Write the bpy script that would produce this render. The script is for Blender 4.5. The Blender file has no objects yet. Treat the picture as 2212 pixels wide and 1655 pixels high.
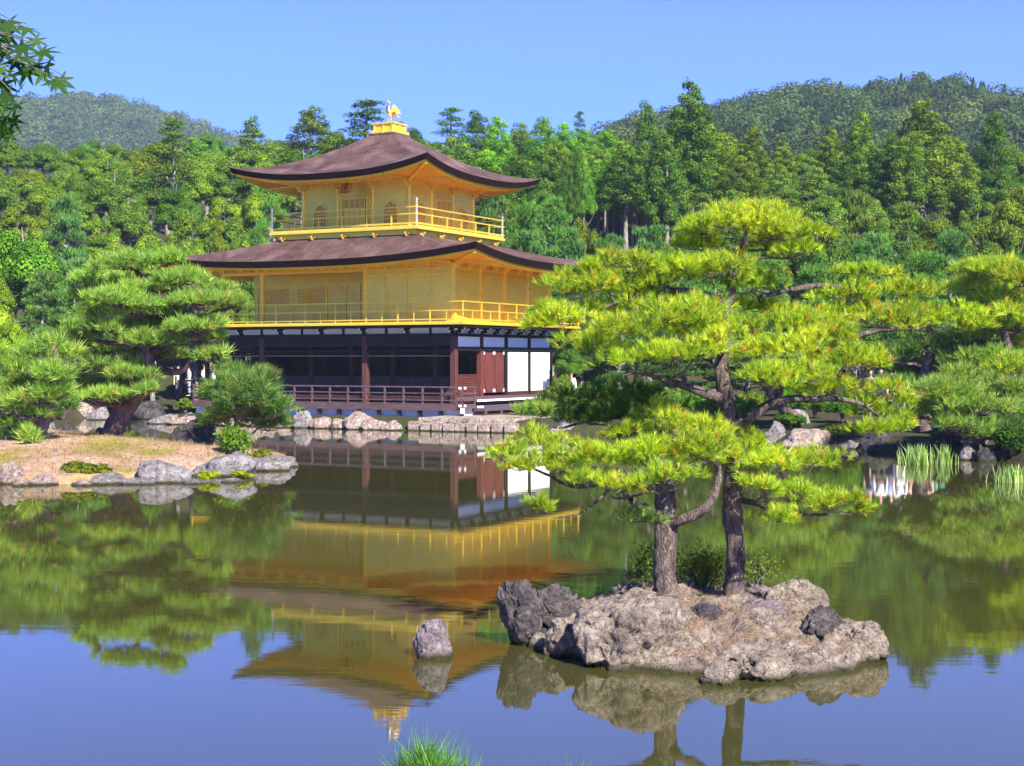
import bpy, math, random
import numpy as np
from mathutils import Vector, Matrix, noise as mn

# ---------------------------------------------------------------- camera, sky, sun, exposure
S = bpy.context.scene
COL = S.collection
CAMZ = 2.75
cam = bpy.data.cameras.new('camera'); camo = bpy.data.objects.new('camera', cam); COL.objects.link(camo)
cam.sensor_width = 36; cam.lens = 36*3252/2212; cam.clip_start = .1; cam.clip_end = 6000
camo.location = (0, 0, CAMZ); camo.rotation_euler = (math.radians(90)-0.016, 0, 0)
S.camera = camo
SUN_EL = math.radians(40.5); SUN_AZ = math.radians(148.9)      # azimuth clockwise from +Y
w = bpy.data.worlds.new('World'); S.world = w; w.use_nodes = True
nt = w.node_tree
sky = nt.nodes.new('ShaderNodeTexSky'); sky.sky_type = 'NISHITA'; sky.sun_disc = False
sky.sun_elevation = SUN_EL; sky.sun_rotation = SUN_AZ
sky.altitude = 100; sky.air_density = 1.0; sky.dust_density = .1; sky.ozone_density = 5.0
bg = nt.nodes['Background']; bg.inputs[1].default_value = .082
skm = nt.nodes.new('ShaderNodeMix'); skm.data_type = 'RGBA'; skm.blend_type = 'MULTIPLY'; skm.inputs[0].default_value = 1; skm.inputs[7].default_value = (.245, .415, 1.22, 1)
nt.links.new(sky.outputs[0], skm.inputs[6]); nt.links.new(skm.outputs[2], bg.inputs[0])
sl = bpy.data.lights.new('sun', 'SUN'); so = bpy.data.objects.new('sun', sl); COL.objects.link(so)
sl.energy = 5.0; sl.angle = math.radians(.55); sl.color = (1, .95, .83)
sd = Vector((math.sin(SUN_AZ)*math.cos(SUN_EL), math.cos(SUN_AZ)*math.cos(SUN_EL), math.sin(SUN_EL)))
so.rotation_euler = sd.to_track_quat('Z', 'Y').to_euler(); so.location = (0, -20, 60)
S.view_settings.view_transform = 'Standard'; S.view_settings.look = 'None'
S.view_settings.exposure = 1.58; S.view_settings.gamma = 1
S.cycles.max_bounces = 7; S.cycles.diffuse_bounces = 3; S.cycles.glossy_bounces = 4
S.cycles.transmission_bounces = 3; S.cycles.transparent_max_bounces = 6
S.cycles.volume_bounces = 0
S.cycles.caustics_reflective = True; S.cycles.blur_glossy = 2.0; S.cycles.sample_clamp_indirect = 4.0; S.cycles.caustics_refractive = False
S.cycles.use_adaptive_sampling = True; S.cycles.adaptive_threshold = .015

# ---------------------------------------------------------------- helpers
F = 3252.0
def px(u, v, d):                     # photograph pixel (2212 wide) at a real distance d -> world point
    return Vector(((u-1106)*d/F, d, CAMZ-(v-775.5)*d/F))
def wl(v):                           # distance at which the water surface shows on photograph row v
    return CAMZ*F/(v-775.5)

def tag(o, label=None, cat=None, group=None, kind=None):
    if label: o['label'] = label
    if cat: o['category'] = cat
    if group: o['group'] = group
    if kind: o['kind'] = kind
    return o
def empty(name, loc=(0, 0, 0), rz=0, label=None, cat=None, group=None, parent=None):
    o = bpy.data.objects.new(name, None); COL.objects.link(o)
    o.location = loc; o.rotation_euler = (0, 0, rz); o.empty_display_size = .2
    if parent: o.parent = parent
    return tag(o, label, cat, group)
def copy_tree(o, parent=None):
    c = o.copy(); COL.objects.link(c)
    if parent: c.parent = parent
    for ch in list(o.children): copy_tree(ch, c)
    return c

def mesh_np(name, V, Fc, mat, parent=None, smooth=False, loc=None, tv=0):
    V = np.asarray(V, dtype=np.float32).reshape(-1, 3); Fc = np.asarray(Fc, dtype=np.int32)
    m = bpy.data.meshes.new(name); k = Fc.shape[1]; nf = len(Fc)
    m.vertices.add(len(V)); m.vertices.foreach_set('co', V.ravel())
    m.loops.add(nf*k); m.loops.foreach_set('vertex_index', Fc.ravel())
    m.polygons.add(nf); m.polygons.foreach_set('loop_start', np.arange(nf, dtype=np.int32)*k)
    m.polygons.foreach_set('loop_total', np.full(nf, k, dtype=np.int32))
    if smooth: m.polygons.foreach_set('use_smooth', np.ones(nf, dtype=bool))
    m.update(calc_edges=True); m.validate(verbose=False)
    if tv is not None and not isinstance(tv, int):
        at = m.attributes.new('tv', 'FLOAT', 'POINT'); at.data.foreach_set('value', np.asarray(tv, dtype=np.float32))
    elif tv:                            # one random value per tuft of needles
        at = m.attributes.new('tv', 'FLOAT', 'POINT'); g = np.random.default_rng(len(V)).random(len(V)//tv+1)
        at.data.foreach_set('value', np.repeat(g, tv)[:len(V)].astype(np.float32))
    if mat: m.materials.append(mat)
    o = bpy.data.objects.new(name, m); COL.objects.link(o)
    if parent: o.parent = parent
    if loc is not None: o.location = loc
    return o

class MB:
    def __init__(s): s.v = []; s.f = []
    def add(s, vs, fs):
        n = len(s.v); s.v += [tuple(p) for p in vs]; s.f += [tuple(i+n for i in f) for f in fs]; return s
    def box(s, a, b, top=0):         # corners a, b
        x0, y0, z0 = [min(a[i], b[i]) for i in range(3)]; x1, y1, z1 = [max(a[i], b[i]) for i in range(3)]
        t = top
        return s.add([(x0,y0,z0),(x1,y0,z0),(x1,y1,z0),(x0,y1,z0),(x0+t,y0+t,z1),(x1-t,y0+t,z1),(x1-t,y1-t,z1),(x0+t,y1-t,z1)],
              [(3,2,1,0),(4,5,6,7),(0,1,5,4),(1,2,6,5),(2,3,7,6),(3,0,4,7)])
    def cb(s, c, sz, top=0):
        return s.box([c[i]-sz[i]/2 for i in range(3)], [c[i]+sz[i]/2 for i in range(3)], top)
    def beam(s, p, q, wd, ht):       # box along p->q, centred
        p, q = Vector(p), Vector(q); d = (q-p).normalized(); up = Vector((0, 0, 1))
        if abs(d.z) > .95: up = Vector((0, 1, 0))
        a = d.cross(up).normalized(); b = a.cross(d).normalized()
        vs = [P+a*sx*wd/2+b*sz*ht/2 for P in (p, q) for sx, sz in ((-1,-1),(1,-1),(1,1),(-1,1))]
        return s.add(vs, [(0,1,2,3),(7,6,5,4),(0,4,5,1),(1,5,6,2),(2,6,7,3),(3,7,4,0)])
    def cyl(s, p, q, r0, r1=None, n=10):
        r1 = r0 if r1 is None else r1
        p, q = Vector(p), Vector(q); d = (q-p).normalized(); a = d.orthogonal().normalized(); b = d.cross(a)
        vs = [P+(a*math.cos(t)+b*math.sin(t))*r for P, r in ((p, r0), (q, r1)) for t in [2*math.pi*i/n for i in range(n)]]
        fs = [(i, (i+1) % n, n+(i+1) % n, n+i) for i in range(n)]+[tuple(range(n))[::-1], tuple(range(n, 2*n))]
        return s.add(vs, fs)
    def lathe(s, c, prof, n=12):
        vs = [(c[0]+r*math.cos(2*math.pi*i/n), c[1]+r*math.sin(2*math.pi*i/n), c[2]+z) for r, z in prof for i in range(n)]
        fs = [(j*n+i, j*n+(i+1) % n, (j+1)*n+(i+1) % n, (j+1)*n+i) for j in range(len(prof)-1) for i in range(n)]
        fs += [tuple(range(n))[::-1], tuple(range((len(prof)-1)*n, len(prof)*n))]
        return s.add(vs, fs)
    def ext(s, poly, axis, a, b):    # extrude 2D polygon along an axis ('x' or 'y')
        n = len(poly)
        f = (lambda t, p: (t, p[0], p[1])) if axis == 'x' else (lambda t, p: (p[0], t, p[1]))
        vs = [f(a, p) for p in poly]+[f(b, p) for p in poly]
        return s.add(vs, [tuple(range(n)), tuple(range(n, 2*n))[::-1]]+[(i, n+i, n+(i+1) % n, (i+1) % n) for i in range(n)])
    def build(s, name, mat, parent=None, smooth=False, bev=0, loc=None):
        m = bpy.data.meshes.new(name); m.from_pydata(s.v, [], s.f); m.update()
        if mat: m.materials.append(mat)
        if smooth: m.polygons.foreach_set('use_smooth', [True]*len(m.polygons))
        o = bpy.data.objects.new(name, m); COL.objects.link(o)
        if parent: o.parent = parent
        if loc is not None: o.location = loc
        if bev:
            b = o.modifiers.new('bevel', 'BEVEL'); b.width = bev; b.segments = 2; b.limit_method = 'ANGLE'
        return o

def catmull(P, sub=5):
    P = np.array(P, float); out = []
    Q = np.vstack([2*P[0]-P[1], P, 2*P[-1]-P[-2]])
    for i in range(1, len(Q)-2):
        for k in range(sub):
            t = k/sub
            out.append(.5*((2*Q[i])+(-Q[i-1]+Q[i+1])*t+(2*Q[i-1]-5*Q[i]+4*Q[i+1]-Q[i+2])*t*t+(-Q[i-1]+3*Q[i]-3*Q[i+1]+Q[i+2])*t**3))
    out.append(P[-1]); return np.array(out)
def tube(pts, radii, n=8, sub=4, rough=.0, rng=None):
    """tapered tube through control points -> (V, quads)"""
    P = catmull([list(p)+[r] for p, r in zip(pts, radii)], sub); R = np.maximum(P[:, 3], .001); P = P[:, :3]
    T = np.gradient(P, axis=0); T /= np.linalg.norm(T, axis=1)[:, None]+1e-9
    a = np.cross(T[0], (.3, .5, .8)); a /= np.linalg.norm(a); V = []
    ang = np.arange(n)*2*np.pi/n
    for i in range(len(P)):
        a = a-T[i]*(a@T[i]); a /= np.linalg.norm(a)+1e-9; b = np.cross(T[i], a)
        r = np.full(n, R[i])
        if rough and rng is not None: r = r*(1+rough*rng.uniform(-1, 1, n))
        V.append(P[i]+(np.cos(ang)[:, None]*a+np.sin(ang)[:, None]*b)*r[:, None])
    V = np.concatenate(V); m = len(P)
    i, j = np.meshgrid(np.arange(m-1), np.arange(n), indexing='ij'); i = i.ravel(); j = j.ravel(); k = (j+1) % n
    return V, np.stack([i*n+j, i*n+k, (i+1)*n+k, (i+1)*n+j], 1)
def joinQ(parts):
    V = []; Q = []; n = 0
    for v, q in parts: V.append(v); Q.append(q+n); n += len(v)
    return np.concatenate(V), np.concatenate(Q)

def unit(a): return a/(np.linalg.norm(a, axis=-1, keepdims=True)+1e-9)
def leaves(P, N, size, rng, asp=.55, jit=.5, up=None):
    """rhombic leaves at P, facing roughly N"""
    n = len(P); N = unit(N+rng.normal(0, jit, (n, 3)))
    a = unit(np.cross(N, rng.normal(0, 1, (n, 3)))) if up is None else unit(up-N*np.sum(up*N, 1)[:, None]+rng.normal(0, .35, (n, 3)))
    b = np.cross(N, a); L = (size*rng.uniform(.6, 1.35, n))[:, None]
    V = np.stack([P-a*L*.5, P+b*L*.5*asp+N*L*.08, P+a*L*.5, P-b*L*.5*asp+N*L*.08], 1).reshape(-1, 3)
    return V, np.arange(4*n).reshape(n, 4)
def shell(c, r, n, rng, zmin=-.45, inner=.78):
    """random points in the outer shell of an ellipsoid, with normals"""
    D = unit(rng.normal(0, 1, (int(n*2.2)+8, 3))); D = D[D[:, 2] > zmin][:n]
    rad = rng.uniform(inner, 1.03, (len(D), 1)); r = np.array(r, float)
    return np.array(c)+D*rad*r, unit(D/r)
def tufts(P, N, L, wd, m, rng, spread=.9):
    """needle tufts: m thin triangles fanned about N at each P"""
    n = len(P); N = unit(N)[:, None, :]
    D = unit(N+rng.normal(0, spread*.5, (n, m, 3)))
    l = L*rng.uniform(.65, 1.15, (n, m, 1))*rng.uniform(.8, 1.15, (n, 1, 1))
    A = unit(np.cross(D, rng.normal(0, 1, (n, m, 3))))*wd*.5
    B = P[:, None, :]+rng.normal(0, L*.05, (n, m, 3))+N*L*rng.uniform(-.3, .25, (n, m, 1))
    V = np.stack([B-A, B+A, B+D*l], 2).reshape(-1, 3)
    return V, np.arange(len(V)).reshape(-1, 3)

# ---------------------------------------------------------------- materials
def newmat(name):
    m = bpy.data.materials.new(name); m.use_nodes = True; t = m.node_tree
    for n in list(t.nodes): t.nodes.remove(n)
    out = t.nodes.new('ShaderNodeOutputMaterial'); return m, t, out
def N(t, typ, **kw):
    n = t.nodes.new(typ)
    for k, v in kw.items():
        if k.startswith('i_'):
            key = k[2:]; key = int(key) if key.isdigit() else key.replace('_', ' ')
            n.inputs[key].default_value = v
        else: setattr(n, k, v)
    return n
def ramp(t, fac, stops):
    r = t.nodes.new('ShaderNodeValToRGB'); e = r.color_ramp.elements
    while len(e) < len(stops): e.new(.5)
    for q, (p, c) in zip(e, stops): q.position = p; q.color = (*c, 1) if len(c) == 3 else c
    t.links.new(fac, r.inputs[0]); return r
def mix(t, fac, a, b, mode='MIX'):
    m = t.nodes.new('ShaderNodeMix'); m.data_type = 'RGBA'; m.blend_type = mode; m.clamp_factor = True
    for s, v in ((0, fac), (6, a), (7, b)):
        if isinstance(v, (int, float)): m.inputs[s].default_value = v
        elif isinstance(v, tuple): m.inputs[s].default_value = (*v, 1)
        else: t.links.new(v, m.inputs[s])
    return m.outputs[2]
def coords(t, scale=(1, 1, 1), obj=True):
    c = t.nodes.new('ShaderNodeTexCoord'); mp = t.nodes.new('ShaderNodeMapping'); mp.inputs[3].default_value = scale
    t.links.new(c.outputs['Object'], mp.inputs[0]); return mp.outputs[0]
def wcoords(t, scale=(1, 1, 1)):
    c = t.nodes.new('ShaderNodeNewGeometry'); mp = t.nodes.new('ShaderNodeMapping'); mp.inputs[3].default_value = scale
    t.links.new(c.outputs['Position'], mp.inputs[0]); return mp.outputs[0]
def noise(t, vec, scale, det=4, rough=.55, dist=0):
    n = N(t, 'ShaderNodeTexNoise', i_Scale=scale, i_Detail=det, i_Roughness=rough, i_Distortion=dist)
    t.links.new(vec, n.inputs['Vector']); return n.outputs[0]
def bump(t, h, strength, dist):
    b = N(t, 'ShaderNodeBump', i_Strength=strength, i_Distance=dist); t.links.new(h, b.inputs['Height']); return b.outputs[0]

def leafmat(name, c0, c1, trans=.35, hue=(.0, .0, .0), gloss=.06, trc=None, nscale=.6):
    """c0..c1 random per leaf, tinted by the object's own colour"""
    m, t, out = newmat(name); L = t.links.new
    g = N(t, 'ShaderNodeNewGeometry'); r = ramp(t, g.outputs['Random Per Island'], [(0, c0), (.55, tuple((a+b)/2 for a, b in zip(c0, c1))), (1, c1)])
    oi = N(t, 'ShaderNodeObjectInfo')
    nz = noise(t, coords(t), nscale, 2)
    var = ramp(t, nz, [(.3, (.72, .8, .8)), (.7, (1.25, 1.15, 1.0))])
    col = mix(t, 1.0, r.outputs[0], oi.outputs['Color'], 'MULTIPLY')
    col = mix(t, 1.0, col, var.outputs[0], 'MULTIPLY')
    if 'leaf_tree' in name or 'leaf_far' in name:
        at = N(t, 'ShaderNodeAttribute', attribute_name='tv'); tr_ = ramp(t, at.outputs['Fac'], [(0, (.55, .62, .62)), (.45, (.95, 1, .95)), (.8, (1.15, 1.12, 1.0)), (1, (1.38, 1.22, 1.0))]); col = mix(t, 1.0, col, tr_.outputs[0], 'MULTIPLY')
    if 'needle' in name:
        at = N(t, 'ShaderNodeAttribute', attribute_name='tv'); tr_ = ramp(t, at.outputs['Fac'], [(0, (.62, .74, .7)), (.5, (1, 1, 1)), (.955, (1.5, 1.25, 1.1)), (.97, (1.5, .72, 1.3))]); col = mix(t, 1.0, col, tr_.outputs[0], 'MULTIPLY')
    d = N(t, 'ShaderNodeBsdfDiffuse'); L(col, d.inputs[0])
    tr = N(t, 'ShaderNodeBsdfTranslucent'); tc = mix(t, 1.0, col, trc or (1.5, 1.45, .7), 'MULTIPLY'); L(tc, tr.inputs[0])
    ms = N(t, 'ShaderNodeMixShader', i_0=trans); L(d.outputs[0], ms.inputs[1]); L(tr.outputs[0], ms.inputs[2])
    gl = N(t, 'ShaderNodeBsdfGlossy', i_Roughness=.45); gl.inputs[0].default_value = (.9, .95, 1, 1)
    m2 = N(t, 'ShaderNodeMixShader', i_0=gloss); L(ms.outputs[0], m2.inputs[1]); L(gl.outputs[0], m2.inputs[2])
    L(m2.outputs[0], out.inputs[0]); return m
def pbr(name, col=None, rough=.7, metal=0, spec=.3):
    m, t, out = newmat(name); p = N(t, 'ShaderNodeBsdfPrincipled', i_Roughness=rough, i_Metallic=metal)
    p.inputs['Specular IOR Level'].default_value = spec
    if col: p.inputs['Base Color'].default_value = (*col, 1)
    t.links.new(p.outputs[0], out.inputs[0]); return m, t, p

def m_bark(name, c0, c1, scale=9, bs=.8):
    m, t, p = pbr(name, rough=.9, spec=.1); v = coords(t, (1, 1, .28))
    n1 = noise(t, v, scale, 5, .65, .6)
    nn = N(t, 'ShaderNodeTexNoise', i_Scale=scale*.9, i_Detail=5.0); t.links.new(v, nn.inputs[0]); dv = N(t, 'ShaderNodeVectorMath', operation='MULTIPLY_ADD'); dv.inputs[1].default_value = (.22, .22, .22); t.links.new(nn.outputs[1], dv.inputs[0]); t.links.new(v, dv.inputs[2])
    vo = N(t, 'ShaderNodeTexVoronoi', feature='DISTANCE_TO_EDGE', i_Scale=scale*2.0); t.links.new(dv.outputs[0], vo.inputs[0])
    r = ramp(t, n1, [(.3, c0), (.68, c1)]); cr = ramp(t, vo.outputs[0], [(0, (.3, .27, .27)), (.25, (1, 1, 1))])
    t.links.new(mix(t, .6, r.outputs[0], cr.outputs[0], 'MULTIPLY'), p.inputs['Base Color'])
    mm = N(t, 'ShaderNodeMath', operation='MULTIPLY'); t.links.new(n1, mm.inputs[0]); t.links.new(cr.outputs[0], mm.inputs[1])
    t.links.new(bump(t, mm.outputs[0], bs, .03), p.inputs['Normal']); return m
def m_rock(name, a, b, c, sc=1.0, moss=0):
    m, t, p = pbr(name, rough=.88, spec=.2); v = coords(t, (sc, sc, sc))
    n1 = noise(t, v, 3.2, 8, .68, .8); n2 = noise(t, v, 11, 8, .75); n3 = noise(t, v, 45, 4, .7)
    r = ramp(t, n1, [(.33, a), (.5, b), (.66, c)])
    r2 = ramp(t, n2, [(.34, (.5, .47, .45)), (.5, (.97, .97, .97)), (.68, (1.28, 1.24, 1.2))])
    col = mix(t, 1.0, r.outputs[0], r2.outputs[0], 'MULTIPLY')
    vo = N(t, 'ShaderNodeTexVoronoi', feature='DISTANCE_TO_EDGE', i_Scale=2.6); 
    dv = N(t, 'ShaderNodeVectorMath', operation='ADD'); t.links.new(v, dv.inputs[0]); 
    nn = N(t, 'ShaderNodeTexNoise', i_Scale=4.0, i_Detail=4.0); t.links.new(v, nn.inputs[0]); t.links.new(nn.outputs[1], dv.inputs[1]); t.links.new(dv.outputs[0], vo.inputs[0])
    ck = ramp(t, vo.outputs[0], [(0, (.35, .33, .33)), (.03, (1, 1, 1))])
    col = mix(t, .8, col, ck.outputs[0], 'MULTIPLY')
    li = ramp(t, noise(t, v, 6.5, 6, .8, 1.5), [(.60, (0, 0, 0)), (.66, (1, 1, 1))]); lf = N(t, 'ShaderNodeMath', operation='MULTIPLY', i_1=.55); t.links.new(li.outputs[0], lf.inputs[0])
    col = mix(t, lf.outputs[0], col, (.36, .36, .33))
    # wet, weedy band just above the waterline
    g = N(t, 'ShaderNodeNewGeometry'); sx = N(t, 'ShaderNodeSeparateXYZ'); t.links.new(g.outputs['Position'], sx.inputs[0])
    ad = N(t, 'ShaderNodeMath', operation='MULTIPLY_ADD', i_1=.12, i_2=-.06); t.links.new(n1, ad.inputs[0])
    sb = N(t, 'ShaderNodeMath', operation='SUBTRACT'); t.links.new(sx.outputs[2], sb.inputs[0]); t.links.new(ad.outputs[0], sb.inputs[1])
    wet = ramp(t, sb.outputs[0], [(.02, (1, 1, 1)), (.075, (0, 0, 0))])
    col = mix(t, wet.outputs[0], col, (.045, .042, .016))
    if moss:
        gz = N(t, 'ShaderNodeSeparateXYZ'); t.links.new(g.outputs['Normal'], gz.inputs[0])
        mm = N(t, 'ShaderNodeMath', operation='MULTIPLY'); t.links.new(gz.outputs[2], mm.inputs[0]); t.links.new(n1, mm.inputs[1])
        mf = ramp(t, mm.outputs[0], [(.42, (0, 0, 0)), (.5, (moss,)*3)]); col = mix(t, mf.outputs[0], col, (.11, .10, .025))
    t.links.new(col, p.inputs['Base Color'])
    ad2 = N(t, 'ShaderNodeMath', operation='ADD'); t.links.new(n1, ad2.inputs[0]); t.links.new(n2, ad2.inputs[1])
    ad3 = N(t, 'ShaderNodeMath', operation='MULTIPLY_ADD', i_1=.35); t.links.new(n3, ad3.inputs[0]); t.links.new(ad2.outputs[0], ad3.inputs[2])
    ad4 = N(t, 'ShaderNodeMath', operation='MULTIPLY_ADD', i_1=.6); t.links.new(ck.outputs[0], ad4.inputs[0]); t.links.new(ad3.outputs[0], ad4.inputs[2])
    t.links.new(bump(t, ad4.outputs[0], 1.0, .12/sc), p.inputs['Normal']); return m

M = {}
M['rock_warm'] = m_rock('rock_warm', (.14, .11, .095), (.31, .25, .20), (.47, .39, .31), 1.6)
M['rock_dark'] = m_rock('rock_dark', (.035, .03, .032), (.095, .08, .082), (.22, .18, .17), 1.8)  # dark rock; crown shadow over the left rocks is put into its colour
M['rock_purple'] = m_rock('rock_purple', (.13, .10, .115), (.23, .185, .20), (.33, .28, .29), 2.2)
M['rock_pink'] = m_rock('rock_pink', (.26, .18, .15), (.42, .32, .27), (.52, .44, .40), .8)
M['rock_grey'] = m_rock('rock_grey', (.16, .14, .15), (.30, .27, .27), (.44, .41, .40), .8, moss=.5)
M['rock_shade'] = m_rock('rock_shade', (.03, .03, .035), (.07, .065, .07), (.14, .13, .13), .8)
M['bark_black'] = m_bark('bark_black', (.028, .020, .019), (.25, .19, .165), 13, 1.0)
M['bark_twig'] = m_bark('bark_twig', (.06, .045, .04), (.30, .25, .21), 20, .4)
M['bark_far'] = m_bark('bark_far', (.13, .115, .10), (.36, .32, .29), 2, .5)
M['bark_pine'] = m_bark('bark_pine', (.05, .03, .035), (.22, .15, .15), 3.2, .9)
M['needle_bright'] = leafmat('needle_bright', (.16, .27, .010), (.52, .66, .03), .45, gloss=.03, nscale=2.2)
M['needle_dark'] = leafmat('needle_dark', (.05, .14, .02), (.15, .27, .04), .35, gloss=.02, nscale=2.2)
M['needle_green'] = leafmat('needle_green', (.12, .23, .03), (.32, .50, .08), .4, gloss=.02, nscale=.9)
M['needle_blue'] = leafmat('needle_blue', (.065, .14, .03), (.18, .30, .06), .35, gloss=.01, nscale=.8)
M['needle_near'] = leafmat('needle_near', (.07, .20, .03), (.28, .48, .08), .4, gloss=.02, nscale=8)
M['leaf_tree'] = leafmat('leaf_tree', (.058, .125, .014), (.165, .265, .034), .24, gloss=.0, nscale=.35)
M['leaf_far'] = leafmat('leaf_far', (.03, .058, .018), (.09, .135, .036), .2, gloss=.0, nscale=.03)
M['leaf_shrub'] = leafmat('leaf_shrub', (.09, .15, .015), (.22, .30, .04), .35, gloss=.0, nscale=3)
M['leaf_maple'] = leafmat('leaf_maple', (.02, .06, .012), (.055, .12, .02), .45, gloss=.01, nscale=6, trc=(2.2, 2.4, .4))
M['reed'] = leafmat('reed', (.16, .27, .05), (.36, .5, .12), .35, gloss=.05, nscale=2)

def gold(name, c, metal, rough, c2):
    m, t, p = pbr(name, rough=rough, metal=metal, spec=.5); v = coords(t, (1, 1, 1))
    r = ramp(t, noise(t, v, 1.4, 5, .6), [(.3, c2), (.7, c)])
    # square leaf seams
    br = N(t, 'ShaderNodeTexBrick', i_Scale=1.0, offset=0.0); br.inputs['Mortar Size'].default_value = .004
    br.inputs['Brick Width'].default_value = .22; br.inputs['Row Height'].default_value = .11
    br.inputs['Color1'].default_value = (1, 1, 1, 1); br.inputs['Color2'].default_value = (.93, .93, .93, 1); br.inputs['Mortar'].default_value = (.82, .8, .78, 1)
    cx = N(t, 'ShaderNodeSeparateXYZ'); t.links.new(v, cx.inputs[0]); ad = N(t, 'ShaderNodeMath', operation='ADD'); t.links.new(cx.outputs[0], ad.inputs[0]); t.links.new(cx.outputs[1], ad.inputs[1])
    cb = N(t, 'ShaderNodeCombineXYZ'); t.links.new(ad.outputs[0], cb.inputs[0]); t.links.new(cx.outputs[2], cb.inputs[1]); t.links.new(cb.outputs[0], br.inputs[0])
    t.links.new(mix(t, 1.0, r.outputs[0], br.outputs[0], 'MULTIPLY'), p.inputs['Base Color'])
    rr = ramp(t, noise(t, v, 5, 4), [(.3, (rough-.08,)*3), (.7, (rough+.1,)*3)]); t.links.new(rr.outputs[0], p.inputs['Roughness']); return m
M['gold_wall'] = gold('gold_wall', (.86, .66, .085), .45, .36, (.76, .56, .06))
M['gold_trim'] = gold('gold_trim', (1.0, .70, .08), .55, .34, (.98, .62, .05))
M['gold_soffit'] = gold('gold_soffit', (1.0, .46, .006), .3, .45, (1.0, .40, .005))  # gold pushed to orange: the bounced glow under the eaves is in the colour
M['gold_bright'] = gold('gold_bright', (1.0, .78, .38), .85, .25, (.95, .68, .28))
M['gold_lattice'] = pbr('gold_lattice', (.36, .19, .08), .8, .0, .1)[0]
def m_shingle():
    m, t, p = pbr('bark_shingle', rough=.8, spec=.15); v = coords(t)
    n1 = noise(t, v, 1.1, 5, .6, .4); n2 = noise(t, coords(t, (9, 9, 40)), 1.0, 5, .7); n3 = noise(t, v, 30, 3, .7)
    r = ramp(t, n1, [(.3, (.045, .022, .019)), (.5, (.082, .046, .041)), (.66, (.13, .082, .075)), (.8, (.17, .12, .11))])
    r2 = ramp(t, n2, [(.3, (.5, .5, .5)), (.7, (1.5, 1.5, 1.5))]); c = mix(t, 1.0, r.outputs[0], r2.outputs[0], 'MULTIPLY')
    sg = noise(t, coords(t, (14, 14, 3)), 1.0, 6, .8, .3); r3 = ramp(t, sg, [(.34, (.68, .66, .66)), (.5, (1, 1, 1)), (.7, (1.4, 1.38, 1.4))]); c = mix(t, 1.0, c, r3.outputs[0], 'MULTIPLY'); t.links.new(c, p.inputs['Base Color'])
    a = N(t, 'ShaderNodeMath', operation='ADD'); t.links.new(n2, a.inputs[0]); t.links.new(n3, a.inputs[1])
    t.links.new(bump(t, a.outputs[0], .7, .03), p.inputs['Normal']); return m
M['shingle'] = m_shingle()
M['shingle_edge'] = pbr('shingle_edge', (.016, .007, .006), .9, 0, .05)[0]  # near black: the shadow line along the eave is painted in
def m_wood(name, c0, c1, sc=(6, 6, 1)):
    m, t, p = pbr(name, rough=.6, spec=.3); n = noise(t, coords(t, sc), 3, 5, .6, .5)
    t.links.new(ramp(t, n, [(.3, c0), (.7, c1)]).outputs[0], p.inputs['Base Color'])
    t.links.new(bump(t, n, .3, .01), p.inputs['Normal']); return m
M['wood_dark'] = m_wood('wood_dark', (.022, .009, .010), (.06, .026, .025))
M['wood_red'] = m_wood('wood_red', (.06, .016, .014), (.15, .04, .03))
M['wood_column'] = m_wood('wood_column', (.045, .016, .014), (.11, .038, .032))  # red wood darkened, with the veranda's shade put into its colour
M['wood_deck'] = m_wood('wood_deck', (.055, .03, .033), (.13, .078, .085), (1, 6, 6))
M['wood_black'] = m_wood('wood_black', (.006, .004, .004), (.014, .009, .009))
def m_plaster(name, a, b):
    m, t, p = pbr(name, rough=.85, spec=.2); n = noise(t, coords(t), 1.6, 5, .65)
    t.links.new(ramp(t, n, [(.3, a), (.7, b)]).outputs[0], p.inputs['Base Color']); return m
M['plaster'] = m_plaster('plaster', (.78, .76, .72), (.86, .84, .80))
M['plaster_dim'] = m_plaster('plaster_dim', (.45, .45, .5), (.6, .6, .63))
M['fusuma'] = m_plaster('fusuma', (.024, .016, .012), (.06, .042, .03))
M['stone_slab'] = m_rock('stone_slab', (.34, .26, .20), (.50, .40, .32), (.58, .50, .42), .5)
M['fence_wood'] = m_wood('fence_wood', (.20, .17, .14), (.38, .34, .30))
M['skin'] = pbr('skin', (.55, .33, .24), .6)[0]
M['hair'] = pbr('hair', (.02, .015, .012), .5)[0]
def m_cloth():
    m, t, p = pbr('cloth', rough=.85, spec=.1); oi = N(t, 'ShaderNodeObjectInfo'); n = noise(t, coords(t), 14, 3)
    r = ramp(t, n, [(.3, (.8, .8, .8)), (.7, (1, 1, 1))]); t.links.new(mix(t, 1.0, oi.outputs['Color'], r.outputs[0], 'MULTIPLY'), p.inputs['Base Color']); return m
M['cloth'] = m_cloth()

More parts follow.
